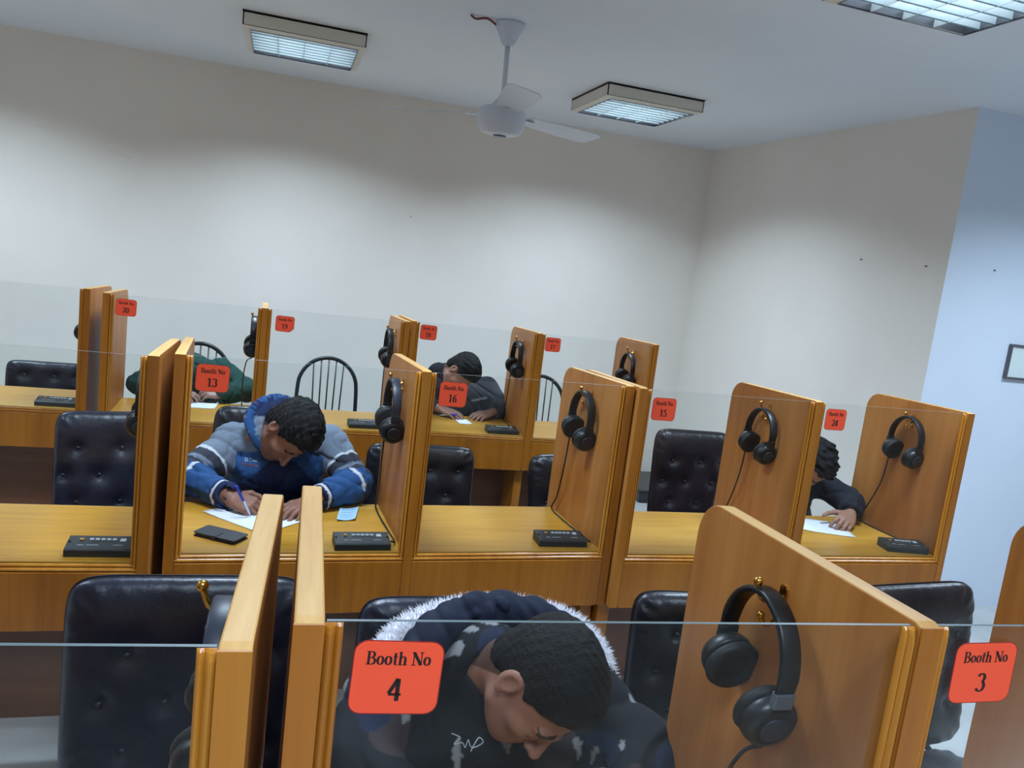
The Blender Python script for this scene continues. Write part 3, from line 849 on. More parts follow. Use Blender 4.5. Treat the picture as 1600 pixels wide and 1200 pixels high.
class Half:
    """cuts everything on the side n points to"""
    def __init__(s, p, n, k=.004): s.p, s.n, s.k, s.sub = V3(p), V3(n) / np.linalg.norm(V3(n)), k, True
    def bounds(s): return None
    def d(s, X, Y, Z): return -((X - s.p[0]) * s.n[0] + (Y - s.p[1]) * s.n[1] + (Z - s.p[2]) * s.n[2])

def solid(prims, res, disp=None):
    """-> vertices (n,3), quads (m,4)"""
    bs = [p.bounds() for p in prims if not p.sub]
    lo = np.min([b[0] for b in bs], 0) - 4 * res; hi = np.max([b[1] for b in bs], 0) + 4 * res
    n = np.ceil((hi - lo) / res).astype(int) + 1
    D = np.full(n, .05, np.float32)
    ax = [(lo[i] + res * np.arange(n[i])).astype(np.float32) for i in range(3)]
    for p in prims:
        b = p.bounds()
        if b is None: i0 = np.zeros(3, int); i1 = n
        else:
            mg = p.k + 3 * res
            i0 = np.clip(np.floor((b[0] - mg - lo) / res).astype(int), 0, n); i1 = np.clip(np.ceil((b[1] + mg - lo) / res).astype(int) + 1, 0, n)
        if np.any(i1 <= i0): continue
        sl = tuple(slice(i0[i], i1[i]) for i in range(3))
        X = ax[0][sl[0]][:, None, None]; Y = ax[1][sl[1]][None, :, None]; Z = ax[2][sl[2]][None, None, :]
        d = p.d(X, Y, Z).astype(np.float32); c = D[sl]; k = max(p.k, 1e-5)
        if p.sub:
            d = -d; h = np.maximum(k - np.abs(c - d), 0) / k; D[sl] = np.maximum(c, d) + h * h * k / 4
        else:
            h = np.maximum(k - np.abs(c - d), 0) / k; D[sl] = np.minimum(c, d) - h * h * k / 4
    if disp is not None:
        near = np.abs(D) < .03
        I = np.argwhere(near)
        P = lo + I * res
        D[near] += disp(P).astype(np.float32)
    S = (D < 0)
    cnt = np.zeros(n - 1, np.uint8)
    for dx in (0, 1):
        for dy in (0, 1):
            for dz in (0, 1):
                cnt += S[dx:n[0] - 1 + dx, dy:n[1] - 1 + dy, dz:n[2] - 1 + dz]
    act = (cnt > 0) & (cnt < 8)
    I = np.argwhere(act); idx = np.full(n - 1, -1, np.int32); idx[act] = np.arange(len(I))
    acc = np.zeros((len(I), 3)); num = np.zeros(len(I))
    cor = [(a, b, c) for a in (0, 1) for b in (0, 1) for c in (0, 1)]
    dv = {c: D[I[:, 0] + c[0], I[:, 1] + c[1], I[:, 2] + c[2]] for c in cor}
    for c in cor:
        for a in range(3):
            if c[a] == 0:
                e = list(c); e[a] = 1; e = tuple(e)
                d0, d1 = dv[c], dv[e]; m = (d0 < 0) != (d1 < 0)
                t = np.where(m, d0 / np.where(m, d0 - d1, 1), 0)
                q = np.array(c, float)[None, :].repeat(len(I), 0); q[:, a] = t
                acc += q * m[:, None]; num += m
    verts = lo + (I + acc / num[:, None]) * res
    quads = []
    for a in range(3):
        b, c = (a + 1) % 3, (a + 2) % 3
        s0 = [slice(None)] * 3; s1 = [slice(None)] * 3
        s0[a] = slice(0, -1); s1[a] = slice(1, None)
        E = np.argwhere(S[tuple(s0)] != S[tuple(s1)])
        E = E[(E[:, b] > 0) & (E[:, c] > 0) & (E[:, b] < n[b] - 1) & (E[:, c] < n[c] - 1)]
        ins = S[E[:, 0], E[:, 1], E[:, 2]]
        def cell(ob, oc):
            e = E.copy(); e[:, b] += ob; e[:, c] += oc
            return idx[e[:, 0], e[:, 1], e[:, 2]]
        q = np.stack([cell(-1, -1), cell(0, -1), cell(0, 0), cell(-1, 0)], 1)
        q[~ins] = q[~ins][:, ::-1]
        quads.append(q)
    return verts, np.concatenate(quads)

def solid_object(name, prims, res, material, parent, color, disp=None):
    v, q = solid(prims, res, disp)
    # one relaxation pass takes the grid steps out
    nb = np.zeros_like(v); ct = np.zeros(len(v))
    for i in range(4):
        j = (i + 1) % 4
        np.add.at(nb, q[:, i], v[q[:, j]]); np.add.at(nb, q[:, j], v[q[:, i]]); np.add.at(ct, q[:, i], 1); np.add.at(ct, q[:, j], 1)
    v = v * .6 + .4 * nb / np.maximum(ct, 1)[:, None]
    org = np.array(parent.location)
    me = bpy.data.meshes.new(name)
    me.vertices.add(len(v)); me.vertices.foreach_set('co', (v - org).astype(np.float32).ravel())
    me.loops.add(4 * len(q)); me.loops.foreach_set('vertex_index', q.astype(np.int32).ravel())
    me.polygons.add(len(q)); me.polygons.foreach_set('loop_start', np.arange(0, 4 * len(q), 4, dtype=np.int32))
    me.polygons.foreach_set('use_smooth', np.ones(len(q), bool))
    me.update(calc_edges=True)
    col = np.ones((len(v), 4)); col[:, :3] = color(v)
    a = me.color_attributes.new('Col', 'FLOAT_COLOR', 'POINT'); a.data.foreach_set('color', col.astype(np.float32).ravel())
    me.materials.append(MATS[material])
    return link(name, me, parent)

def C3(r, g, b): return np.array(srgb(r, g, b)[:3])
def flat(c):
    return lambda v: np.broadcast_to(c, (len(v), 3)).copy()
def nrm(v): v = V3(v); return v / np.linalg.norm(v)
def wave(P, f, seed):
    r = np.random.default_rng(seed); s = np.zeros(len(P))
    for i in range(5):
        k = r.normal(size=3); k = k / np.linalg.norm(k) * f * (0.7 + .6 * r.random()); s += np.sin(P @ k + r.random() * 6.28)
    return s / 3

# ---------------------------------------------------------------- anatomy
def head_frame(f, u):
    f = nrm(f); u = V3(u); u = u - (u @ f) * f; u = nrm(u); r = np.cross(f, u)
    return np.stack([r, f, u], 1)           # columns: right, forward, up
def head_prims(c, R, s=1.0):
    c = V3(c); A = lambda x, y, z: c + R @ (np.array([x, y, z]) * s)
    E = lambda p, r, k=.012, sub=False: Ell(A(*p), np.array(r) * s, R, k, sub)
    K = lambda p, q, ra, rb, k=.008, sub=False: Cap(A(*p), A(*q), ra * s, rb * s, k, sub)
    P = [E((0, -.014, .034), (.075, .097, .086)), E((0, .022, -.030), (.064, .070, .085), .03),
         E((0, .048, -.083), (.044, .042, .034), .03), E((0, .072, -.101), (.020, .019, .016), .02),
         K((-.050, .012, -.072), (-.022, .066, -.096), .018, .015, .02), K((.050, .012, -.072), (.022, .066, -.096), .018, .015, .02),
         E((-.042, .060, -.024), (.022, .022, .018), .02), E((.042, .060, -.024), (.022, .022, .018), .02),
         K((-.040, .078, .016), (-.010, .088, .014), .009, .009, .012), K((.040, .078, .016), (.010, .088, .014), .009, .009, .012),
         E((-.031, .092, -.006), (.017, .013, .011), .010, True), E((.031, .092, -.006), (.017, .013, .011), .010, True),
         E((-.031, .076, -.006), (.0135, .0125, .0125), .004), E((.031, .076, -.006), (.0135, .0125, .0125), .004),
         K((0, .088, .006), (0, .113, -.034), .008, .0115, .009), K((-.010, .099, -.040), (.010, .099, -.040), .009, .009, .006),
         E((0, .114, -.037), (.011, .011, .010), .006),
         K((-.019, .086, -.066), (.019, .086, -.066), .006, .006, .006), K((-.010, .091, -.065), (.010, .091, -.065), .006, .006, .005),
         K((-.015, .088, -.077), (.015, .088, -.077), .0075, .0075, .006), K((-.022, .097, -.0712), (.022, .097, -.0712), .0028, .0028, .003, True)]
    for sg in (-1, 1):
        P += [E((sg * .079, -.012, -.006), (.010, .020, .032), .006), E((sg * .086, -.008, -.004), (.006, .011, .018), .003, True), E((sg * .079, -.004, -.034), (.007, .010, .011), .005)]
    return P
def skin_color(c, R, tone, s=1.0, beard=0.0):
    tone = np.array(tone)
    def f(v):
        q = (v - V3(c)) @ R / s
        col = np.broadcast_to(tone, (len(v), 3)).copy()
        hd = np.linalg.norm(q, axis=1) < .17
        lip = hd & (np.abs(q[:, 0]) < .021) & (q[:, 1] > .080) & (q[:, 2] < -.060) & (q[:, 2] > -.085)
        col[lip] = tone * np.array([.80, .58, .58])
        br = hd & (np.abs(np.abs(q[:, 0]) - .030) < .019) & (q[:, 1] > .066) & (np.abs(q[:, 2] - .021 + .25 * (np.abs(q[:, 0]) - .03)) < .0040)
        col[br] = np.array([.012, .009, .008])
        ls = hd & (np.abs(np.abs(q[:, 0]) - .031) < .013) & (q[:, 1] > .070) & (np.abs(q[:, 2] + .0135) < .0020)
        col[ls] = np.array([.012, .009, .008])
        fade = (np.linalg.norm(q, axis=1) < .21) & (q[:, 1] < -.020 - .25 * np.maximum(0, -.03 - q[:, 2])) & (q[:, 2] < .01) & (q[:, 2] > -.15) & (np.abs(q[:, 0]) < .071)
        col[fade] = tone * .28
        if beard:
            b = hd & (q[:, 2] < -.052) & (q[:, 1] > -.01) & ~lip
            col[b] = col[b] * (1 - beard)
        return col
    return f
def hair_prims(c, R, s=1.0, thick=.013, front=.068, nape=-.088):
    c = V3(c); A = lambda x, y, z: c + R @ (np.array([x, y, z]) * s)
    P = [Ell(A(0, -.016, .036), np.array([.075 + thick * .75, .097 + thick * .8, .086 + thick]) * s, R, .01),
         Ell(A(0, .022, .090), np.array([.056, .050, .034]) * s, R, .03),
         Ell(A(0, -.050, -.035), np.array([.060 + thick * .4, .056, .062]) * s, R, .02)]
    P.append(Half(A(0, .076, front), R @ np.array([0, .74, -.67]), .006))      # hairline
    P.append(Half(A(0, -.02, nape), R @ np.array([0, -.1, -1]), .006))         # nape
    for sg in (-1, 1): P.append(Ell(A(sg * .084, -.004, -.012), np.array([.03, .026, .036]) * s, R, .006, True))
    for sg in (-1, 1): P.append(Ell(A(sg * .085, .064, -.010), np.array([.04, .044, .062]) * s, R, .008, True))
    return P

def hand_prims(W, D, N, thumb, curl=(.25, .35, .3), spread=.10, s=1.0, tcurl=.5, fan=0.0):
    """W wrist, D towards the knuckles, N out of the back of the hand, thumb = +1/-1 side"""
    W = V3(W); D = nrm(D); N = V3(N); N = nrm(N - (N @ D) * D); S = np.cross(D, N) * thumb
    P = []; off = (.030, .010, -.010, -.028); ln = (.070, .078, .072, .056); kn = (.088, .092, .088, .080)
    P.append(Ell(W + D * .045 * s, np.array([.036, .048, .013]) * s, np.stack([S, D, N], 1), .012))
    for i in range(4):
        K0 = W + (D * kn[i] + S * off[i] + N * (.004 if i in (1, 2) else .001)) * s
        P.append(Cap(W + (D * .01 + S * off[i] * .6) * s, K0, .012 * s, .0105 * s, .012))
        a = 0.0; q = K0; r0 = (.0095, .0098, .0092, .0080)[i] * s
        d0 = nrm(D + S * (spread * (1.5 - i) + fan))
        for j, fr in enumerate((.44, .31, .25)):
            a += curl[j]
            dd = d0 * math.cos(a) - N * math.sin(a); q2 = q + dd * ln[i] * fr * s
            P.append(Cap(q, q2, r0 * (1 - .1 * j), r0 * (.92 - .1 * j), .0035)); q = q2
    q = W + (D * .022 + S * .026 - N * .004) * s
    d = nrm(D * .62 + S * .72 - N * .25)
    for j, (l, r) in enumerate(((.040, .0135), (.032, .0105), (.026, .0095))):
        q2 = q + d * l * s; P.append(Cap(q, q2, r * s, r * .9 * s, .008 if j == 0 else .004)); q = q2
        d = nrm(d - S * tcurl * .55 - N * .10 + D * .15)
    return P

def folds(P, f, seed):
    w = wave(P, f, seed)
    return (np.maximum(0, 1 - np.abs(w) * 2.2)) ** 1.5
def person(label, loc):
    o = empty('person', loc); return tag(o, label, 'person')

def sleeve(S, E, Wp, r=(.066, .056, .05, .042), k=.03):
    return [Cap(S, E, r[0], r[1], k), Cap(E, Wp, r[1] * .98, r[3], k)]
def along(v, a, b):
    a, b = V3(a), V3(b); ab = b - a
    t = ((v - a) @ ab) / (ab @ ab); d = np.linalg.norm(v - (a + np.clip(t, 0, 1)[:, None] * ab), axis=1)
    return t, d
def legs(root, hip, knee_dy, half=.10, floor_y=None, spread=.06):
    hip = V3(hip); P = []
    for sg in (-1, 1):
        h = hip + np.array([sg * half, 0, 0]); kx = np.array([sg * (half + spread), knee_dy, -.005]); kn = hip + kx
        ft = np.array([kn[0], kn[1] + .04, .10])
        P += [Cap(h, kn, .085, .066, .04), Cap(kn, ft, .066, .05, .03)]
        MB().prism(rrect(-.045, .045, -.20, .06, .04, 5), 'z', 0.003, .03).add(*_shoe()).build('shoe', 'shoe_dark', root, tuple(ft[:2] - np.array(root.location)[:2]) + (-root.location.z,), bevel=.006)
    P.append(Ell(hip, (.17, .12, .10), None, .05))
    solid_object('trousers', P, .010, 'trouser_dark', root, flat(C3(32, 34, 44)))
def _shoe():
    m = MB().ball((0, -.07, .035), (.042, .12, .045), 8); return m.v, m.f, 0, True

EF, EU = (.084, -.418, -.905), (.733, -.589, .340)
RH = head_frame(EF, EU)
R4 = head_frame((.087, -.508, -.857), (.536, -.701, .470))

def torso_core(c, R, nb, chest, hipc):
    hb = V3(c) + R @ np.array([0, -.035, -.06])
    return [Cap(hb, nb, .054, .060, .03), Cap(nb, chest, .07, .10, .03), Cap(chest, hipc, .10, .10, .03)]

def ribbon(name, paths, wd, material, root, target):
    """stitched or printed line lying on a garment"""
    mb = MB(); org = Vector(root.location)
    for path in paths:
        pts = []
        P_ = [Vector(p) for p in path]
        for i in range(len(P_) - 1):
            k = max(1, int((P_[i + 1] - P_[i]).length / .004))
            pts += [P_[i].lerp(P_[i + 1], j / k) for j in range(k)]
        pts.append(P_[-1]); N = len(pts); vs_ = []
        for i in range(N):
            d = (pts[min(i + 1, N - 1)] - pts[max(i - 1, 0)]); s = Vector((-d.z, 0, d.x)).normalized() * wd / 2
            vs_ += [pts[i] + s - org, pts[i] - s - org]
        mb.add(vs_, [(2 * i, 2 * i + 1, 2 * i + 3, 2 * i + 2) for i in range(N - 1)])
    o = mb.build(name, material, root)
    m = o.modifiers.new('on_cloth', 'SHRINKWRAP'); m.target = target; m.wrap_method = 'PROJECT'; m.use_project_y = True
    m.use_positive_direction = True; m.use_negative_direction = True; m.wrap_mode = 'ABOVE_SURFACE'; m.offset = .0015
    return o

# ---- person writing in booth 13: blue and grey jacket
p13 = person('man in a blue and grey hooded jacket writing with a pen in Booth 13', (.05, 3.36, 0))
HC = np.array([.076, 3.050, 1.036])
SR, SL = (-.140, 3.245, .925), (.235, 3.245, .945)
ER, EL_ = (-.268, 3.085, .828), (.338, 3.085, .832)
WR, WL = (-.118, 2.940, .808), (.170, 2.935, .806)
NB, CH, HP = (.035, 3.215, .985), (.045, 3.30, .82), (.05, 3.36, .58)
SK = C3(140, 97, 80)
bp = head_prims(HC, RH) + torso_core(HC, RH, NB, CH, HP)
bp += [Cap(SR, ER, .038, .034, .02), Cap(ER, WR, .034, .026, .02), Cap(SL, EL_, .038, .034, .02), Cap(EL_, WL, .034, .026, .02), Cap(NB, SR, .05, .045, .03), Cap(NB, SL, .05, .045, .03)]
bp += hand_prims(WR, (.62, -.40, -.12), (-.25, -.50, .80), -1, (.75, .95, .5), .04, 1.0, .9)
bp += hand_prims(WL, (-.60, -.72, -.16), (.05, -.2, 1), 1, (.25, .35, .25), .06)
solid_object('body', bp, .0038, 'skin', p13, skin_color(HC, RH, SK, 1, .25))
solid_object('hair', hair_prims(HC, RH, 1, .018), .0036, 'hair', p13, flat(C3(15, 14, 17)), lambda P: wave(P, 300, 3) * .0055 + wave(P, 120, 4) * .003)
jk = [Ell((.045, 3.285, .82), (.185, .115, .20), None, .05), Ell((.05, 3.36, .62), (.175, .125, .17), None, .05), Cap(SR, SL, .072, .072, .05), Cap(NB, CH, .085, .13, .05)]
jk += sleeve(SR, ER, WR, (.074, .066, .05, .045)) + sleeve(SL, EL_, WL, (.074, .066, .05, .045))
jk += [Ell((.05, 3.19, .84), (.155, .085, .085), None, .05)]
nk = nrm(V3(HC) + RH @ np.array([0, -.035, -.06]) - V3(NB)); n1 = nrm(np.cross(nk, (0, 0, 1))); n2 = np.cross(nk, n1)
rg = [V3(NB) + nk * .045 + (n1 * math.cos(t) + n2 * math.sin(t)) * .078 for t in np.linspace(0, 6.2832, 13)]
jk += [Cap(rg[i], rg[i + 1], .017, .017, .012) for i in range(12)]
jk += [Ell(V3(WR), (.045, .045, .045), None, .01, True), Ell(V3(WL), (.045, .045, .045), None, .01, True)]
jk += [Cap(V3(HC) + RH @ np.array([0, -.02, -.06]), NB, .066, .062, .01, True), Ell(HC, (.112, .112, .112), None, .01, True)]
BL, GR, DK, WH = C3(40, 78, 128), C3(112, 122, 138), C3(50, 53, 64), C3(200, 205, 214)
NV = C3(22, 36, 74)
def jacket13(v):
    c = np.broadcast_to(BL, (len(v), 3)).copy()
    c[(np.abs(v[:, 0] - .06) < .05 + .9 * (.90 - v[:, 2])) & (v[:, 2] < .90) & (v[:, 1] < 3.26)] = NV  # navy lower front; its dark centre also has the hood's shade painted in
    yoke = v[:, 2] > .952 - .12 * np.abs(v[:, 0] - .05) + .02 * np.sin(v[:, 0] * 20)
    c[yoke] = GR
    for S_, E_, W2 in ((SR, ER, WR), (SL, EL_, WL)):
        t, d = along(v, S_, E_); t2, d2 = along(v, E_, W2)
        up = (d < .085) & (d < d2 + .004) & (t > -.05)
        out = up & (np.abs(v[:, 0] - .05) > .165)
        c[out] = GR
        c[out & (t > .52)] = DK
        c[out & (np.abs(t - .50) < .025)] = WH
        c[out & (t > .72) & (t < .80)] = GR
        fo = (d2 <= d + .004) & (d2 < .075)
        c[fo] = BL
        c[fo & (np.abs(t2 - .10) < .03)] = WH
        c[fo & (t2 > .74)] = NV
        c[fo & (np.abs(t2 - .80) < .022)] = WH
    return c
jk13 = solid_object('jacket', jk, .0055, 'cloth', p13, jacket13, lambda P: folds(P, 42, 21) * .010 + folds(P, 75, 23) * .005 + wave(P, 30, 22) * .005 - .004)
rim = smooth_path([(-.005, 3.125, .930), (-.050, 3.135, .985), (-.078, 3.165, 1.045), (-.055, 3.205, 1.095), (.005, 3.245, 1.120), (.075, 3.265, 1.105), (.140, 3.250, 1.050), (.165, 3.21, .99)], 4)
hd = [Cap(rim[i], rim[i + 1], .016, .016, .01) for i in range(len(rim) - 1)]
rin = [q.lerp(Vector((.045, 3.235, 1.02)), .30) + Vector((0, -.006, 0)) for q in rim[3:-3]]
hd += [Cap(rin[i], rin[i + 1], .021, .021, .014) for i in range(len(rin) - 1)]
hd += [Ell((.025, 3.262, 1.03), (.115, .052, .085), None, .03), Ell(HC, (.105, .105, .105), None, .012, True), Cap(V3(HC) + RH @ np.array([0, -.02, -.06]), NB, .058, .055, .01, True)]
rimA = np.array([list(q) for q in rim])
def hood13(v):
    d = np.min(np.linalg.norm(v[:, None, :] - rimA[None], axis=2), axis=1)
    c = np.broadcast_to(GR, (len(v), 3)).copy()
    c[d < .0205] = BL
    c[(d >= .0205) & (v[:, 2] > 1.065)] = NV
    return c
solid_object('hood', hd, .005, 'cloth', p13, hood13, lambda P: folds(P, 70, 31) * .004 + wave(P, 60, 32) * .002 - .002)
legs(p13, HP, -.36)
ribbon('chest_print', [[(-.080, 3.08, .897), (-.080, 3.08, .889), (-.076, 3.08, .886), (-.072, 3.08, .889), (-.072, 3.08, .897)], [(-.064, 3.08, .887), (-.064, 3.08, .895), (-.058, 3.08, .895), (-.058, 3.08, .887)], [(-.052, 3.08, .891), (-.036, 3.08, .891)]], .0022, 'button_white', p13, jk13)
ribbon('chest_stripe', [[(-.092, 3.08, .876), (-.03, 3.08, .876)]], .004, 'wire_red', p13, jk13)
pen_ = empty('ballpoint_pen', (-.040, 2.862, .766), rot=(.35, -.42, 0))
tag(pen_, 'blue ballpoint pen in the writing hand in Booth 13', 'pen')
MB().lathe([(.0008, 0), (.003, .012), (.0042, .02), (.0045, .075)], n=10).build('barrel', 'pen_clear', pen_)
MB().lathe([(.0048, .075), (.0052, .078), (.0052, .14), (.004, .145)], n=10).build('cap', 'pen_blue', pen_)

# ---- person in booth 4: camouflage jacket, fur trimmed hood
p4 = person('man bowed low in Booth 4 wearing a dark camouflage jacket with fur trimmed hood', (.47, 1.58, 0))
HC4 = np.array([.509, 1.272, 1.012])
SR4, SL4 = (.265, 1.475, .875), (.675, 1.475, .875)
ER4, EL4 = (.190, 1.345, .822), (.775, 1.330, .822)
WR4, WL4 = (.360, 1.150, .808), (.640, 1.130, .806)
NB4, CH4, HP4 = (.455, 1.435, .955), (.475, 1.53, .76), (.47, 1.60, .57)
SK4 = C3(150, 104, 84)
bp = head_prims(HC4, R4) + torso_core(HC4, R4, NB4, CH4, HP4)
bp += [Cap(SR4, ER4, .038, .034, .02), Cap(ER4, WR4, .034, .026, .02), Cap(SL4, EL4, .038, .034, .02), Cap(EL4, WL4, .034, .026, .02), Cap(NB4, SR4, .05, .045, .03), Cap(NB4, SL4, .05, .045, .03)]
bp += hand_prims(WR4, (.65, -.55, -.14), (-.2, -.45, .85), -1, (.7, .9, .5), .04, 1, .9)
bp += hand_prims(WL4, (-.65, -.65, -.16), (.05, -.2, 1), 1, (.25, .35, .25), .06)
solid_object('body', bp, .0036, 'skin', p4, skin_color(HC4, R4, SK4, 1, .1))
solid_object('hair', hair_prims(HC4, R4, 1, .012), .0036, 'hair', p4, flat(C3(15, 12, 12)), lambda P: wave(P, 420, 5) * .0014)
jk = [Ell((.47, 1.42, .83), (.17, .09, .10), None, .05), Ell((.60, 1.39, .815), (.13, .08, .055), None, .04), Ell((.36, 1.40, .815), (.13, .08, .055), None, .04), Ell((.475, 1.52, .76), (.205, .125, .20), None, .05), Ell((.47, 1.59, .62), (.19, .13, .17), None, .05), Cap(SR4, SL4, .078, .078, .05), Cap(NB4, CH4, .09, .13, .05)]
jk += sleeve(SR4, ER4, WR4, (.076, .064, .05, .044)) + sleeve(SL4, EL4, WL4, (.076, .064, .05, .044))
jk += [Ell(V3(WR4), (.045, .045, .045), None, .01, True), Ell(V3(WL4), (.045, .045, .045), None, .01, True)]
jk += [Cap(V3(HC4) + R4 @ np.array([0, -.02, -.06]), NB4, .066, .062, .01, True), Ell(HC4, (.108, .108, .108), None, .01, True)]
def camo(v):
    c = np.broadcast_to(C3(14, 14, 20), (len(v), 3)).copy()
    a = wave(v, 34, 61); b = wave(v, 42, 62); d = wave(v, 70, 63)
    c[a > .55] = C3(52, 40, 42)
    c[b > .75] = C3(24, 30, 52)
    c[np.abs(wave(v * np.array([1, 1, .6]), 95, 66)) * (b > -.1) > .84 - .15 * a] = C3(128, 126, 128)
    return c
jk4 = solid_object('jacket', jk, .0055, 'cloth', p4, camo, lambda P: folds(P, 40, 64) * .009 + wave(P, 22, 65) * .004 - .003)
nav = smooth_path([(.300, 1.42, .945), (.335, 1.46, 1.005), (.405, 1.495, 1.036), (.485, 1.505, 1.042), (.570, 1.49, 1.030), (.625, 1.46, .995), (.645, 1.42, .945)], 4)
hq = [Cap(nav[i], nav[i + 1], .036, .036, .02) for i in range(len(nav) - 1)]
hq += [Ell((.475, 1.515, .955), (.165, .055, .09), None, .04), Ell(HC4, (.102, .102, .102), None, .012, True), Cap(V3(HC4) + R4 @ np.array([0, -.02, -.06]), NB4, .060, .056, .01, True)]
def quilt(P):
    u = (P[:, 0] + P[:, 2] * .8) * 95; w = (P[:, 0] - P[:, 2] * .8 + P[:, 1]) * 95
    return .0055 * (np.exp(-6 * np.sin(u / 2) ** 2) + np.exp(-6 * np.sin(w / 2) ** 2)) + folds(P, 50, 71) * .006 - .003
solid_object('hood', hq, .0045, 'cloth', p4, flat(C3(24, 30, 48)), quilt)
fl = smooth_path([(.225, 1.45, .905), (.252, 1.49, .955), (.305, 1.535, .992), (.395, 1.565, 1.010), (.490, 1.575, 1.014), (.585, 1.565, 1.010), (.665, 1.535, .990), (.710, 1.49, .950), (.720, 1.45, .90)], 12)
fm = MB(); frg = random.Random(5)
fm.tube(fl, .024, 10)
for i in range(9000):
    q = frg.random() * (len(fl) - 1.001); i0 = int(q); c = fl[i0].lerp(fl[i0 + 1], q - i0)
    ax_ = (fl[i0 + 1] - fl[i0]).normalized()
    e1 = ax_.cross(Vector((0, 1, 0))).normalized(); e2 = ax_.cross(e1)
    t = frg.random() * 6.283; dr = e1 * math.cos(t) + e2 * math.sin(t)
    b0 = c + dr * .021; L = .010 + .014 * frg.random()
    dd = (dr + Vector((frg.uniform(-.5, .5), frg.uniform(-.5, .5), frg.uniform(-.6, .3)))).normalized()
    tip = b0 + dd * L; sd = dd.cross(ax_).normalized() * .0011; s2 = dd.cross(sd).normalized() * .0011
    fm.add([b0 + sd, b0 - sd * .5 + s2, b0 - sd * .5 - s2, tip], [(0, 1, 3), (1, 2, 3), (2, 0, 3)])
for i in range(len(fm.v)): fm.v[i] = (fm.v[i][0] - .47, fm.v[i][1] - 1.58, fm.v[i][2])
fo = fm.build('fur_trim', 'fur_white', p4); fo['kind'] = 'stuff'; fo['label'] = 'white shaggy fur trim of the hood'
legs(p4, HP4, -.33)
ribbon('chest_embroidery', [smooth_path([(.372, 1.30, .872), (.388, 1.30, .866), (.376, 1.30, .856), (.392, 1.30, .858), (.398, 1.30, .850), (.404, 1.30, .862), (.410, 1.30, .852), (.430, 1.30, .862), (.424, 1.30, .868), (.415, 1.30, .858), (.408, 1.30, .846)], 5)], .0014, 'button_white', p4, jk4)

# ---- person in booth 24
p24 = person('curly haired person in dark clothes with a ring and watch in Booth 24', (2.60, 3.44, 0))
HC24 = np.array([2.435, 3.135, .995])
SR_, SL_ = (2.26, 3.27, .88), (2.61, 3.27, .88)
ER_, EL2 = (2.14, 3.13, .82), (2.705, 3.105, .826)
WR_, WL2 = (2.13, 2.93, .805), (2.575, 2.955, .812)
NB_, CH_, HP_ = (2.425, 3.255, .945), (2.46, 3.34, .80), (2.60, 3.44, .575)
SK24 = C3(160, 118, 98)
bp = head_prims(HC24, RH) + torso_core(HC24, RH, NB_, CH_, HP_)
bp += [Cap(SR_, ER_, .038, .034, .02), Cap(ER_, WR_, .034, .026, .02), Cap(SL_, EL2, .038, .034, .02), Cap(EL2, WL2, .034, .027, .02), Cap(NB_, SR_, .05, .045, .03), Cap(NB_, SL_, .05, .045, .03)]
bp += hand_prims(WR_, (.5, -.6, -.1), (0, -.2, 1), -1, (.3, .4, .3), .06)
bp += hand_prims(WL2, (-.72, -.62, -.10), (.05, -.55, .85), 1, (.55, .75, .45), .08, 1.05, .35)
solid_object('body', bp, .0042, 'skin', p24, skin_color(HC24, RH, SK24))
solid_object('hair', hair_prims(HC24, RH, 1, .022), .004, 'hair', p24, flat(C3(16, 15, 18)), lambda P: wave(P, 240, 8) * .0075 + wave(P, 110, 9) * .005)
jk = [Ell((2.46, 3.33, .80), (.18, .115, .20), None, .05), Ell((2.55, 3.42, .62), (.17, .125, .17), None, .05), Cap(SR_, SL_, .068, .068, .05), Cap(NB_, CH_, .08, .12, .05)]
jk += sleeve(SR_, ER_, WR_) + sleeve(SL_, EL2, WL2, (.066, .060, .05, .043))
jk += [Ell(V3(WR_), (.045, .045, .045), None, .01, True), Ell(V3(WL2), (.046, .046, .046), None, .01, True), Cap(V3(HC24) + RH @ np.array([0, -.02, -.06]), NB_, .064, .06, .01, True), Ell(HC24, (.106, .106, .106), None, .01, True)]
solid_object('jacket', jk, .0065, 'cloth', p24, flat(C3(27, 29, 40)), lambda P: folds(P, 44, 81) * .009 + wave(P, 24, 82) * .004 - .003)
legs(p24, HP_, -.36)
def ring_around(name, a, dirv, r, tr, material, parent, wid=None):
    a = V3(a); d = nrm(dirv); e1 = nrm(np.cross(d, (0, 0, 1))); e2 = np.cross(d, e1)
    pts = [a + (e1 * math.cos(t) + e2 * math.sin(t)) * r - np.array(parent.location) for t in np.linspace(0, 2 * math.pi, 25)]
    MB().tube(pts, tr, 8, caps=False).build(name, material, parent)
ring_around('watch_strap', V3(WL2) + (V3(WL2) - V3(EL2)) * -.10, V3(WL2) - V3(EL2), .034, .006, 'watch_dark', p24)
ring_around('finger_ring', V3(WL2) + nrm((-.72, -.62, -.10)) * .098 + np.array([-.018, .010, -.004]), (-.72, -.62, -.5), .0115, .0022, 'silver', p24)

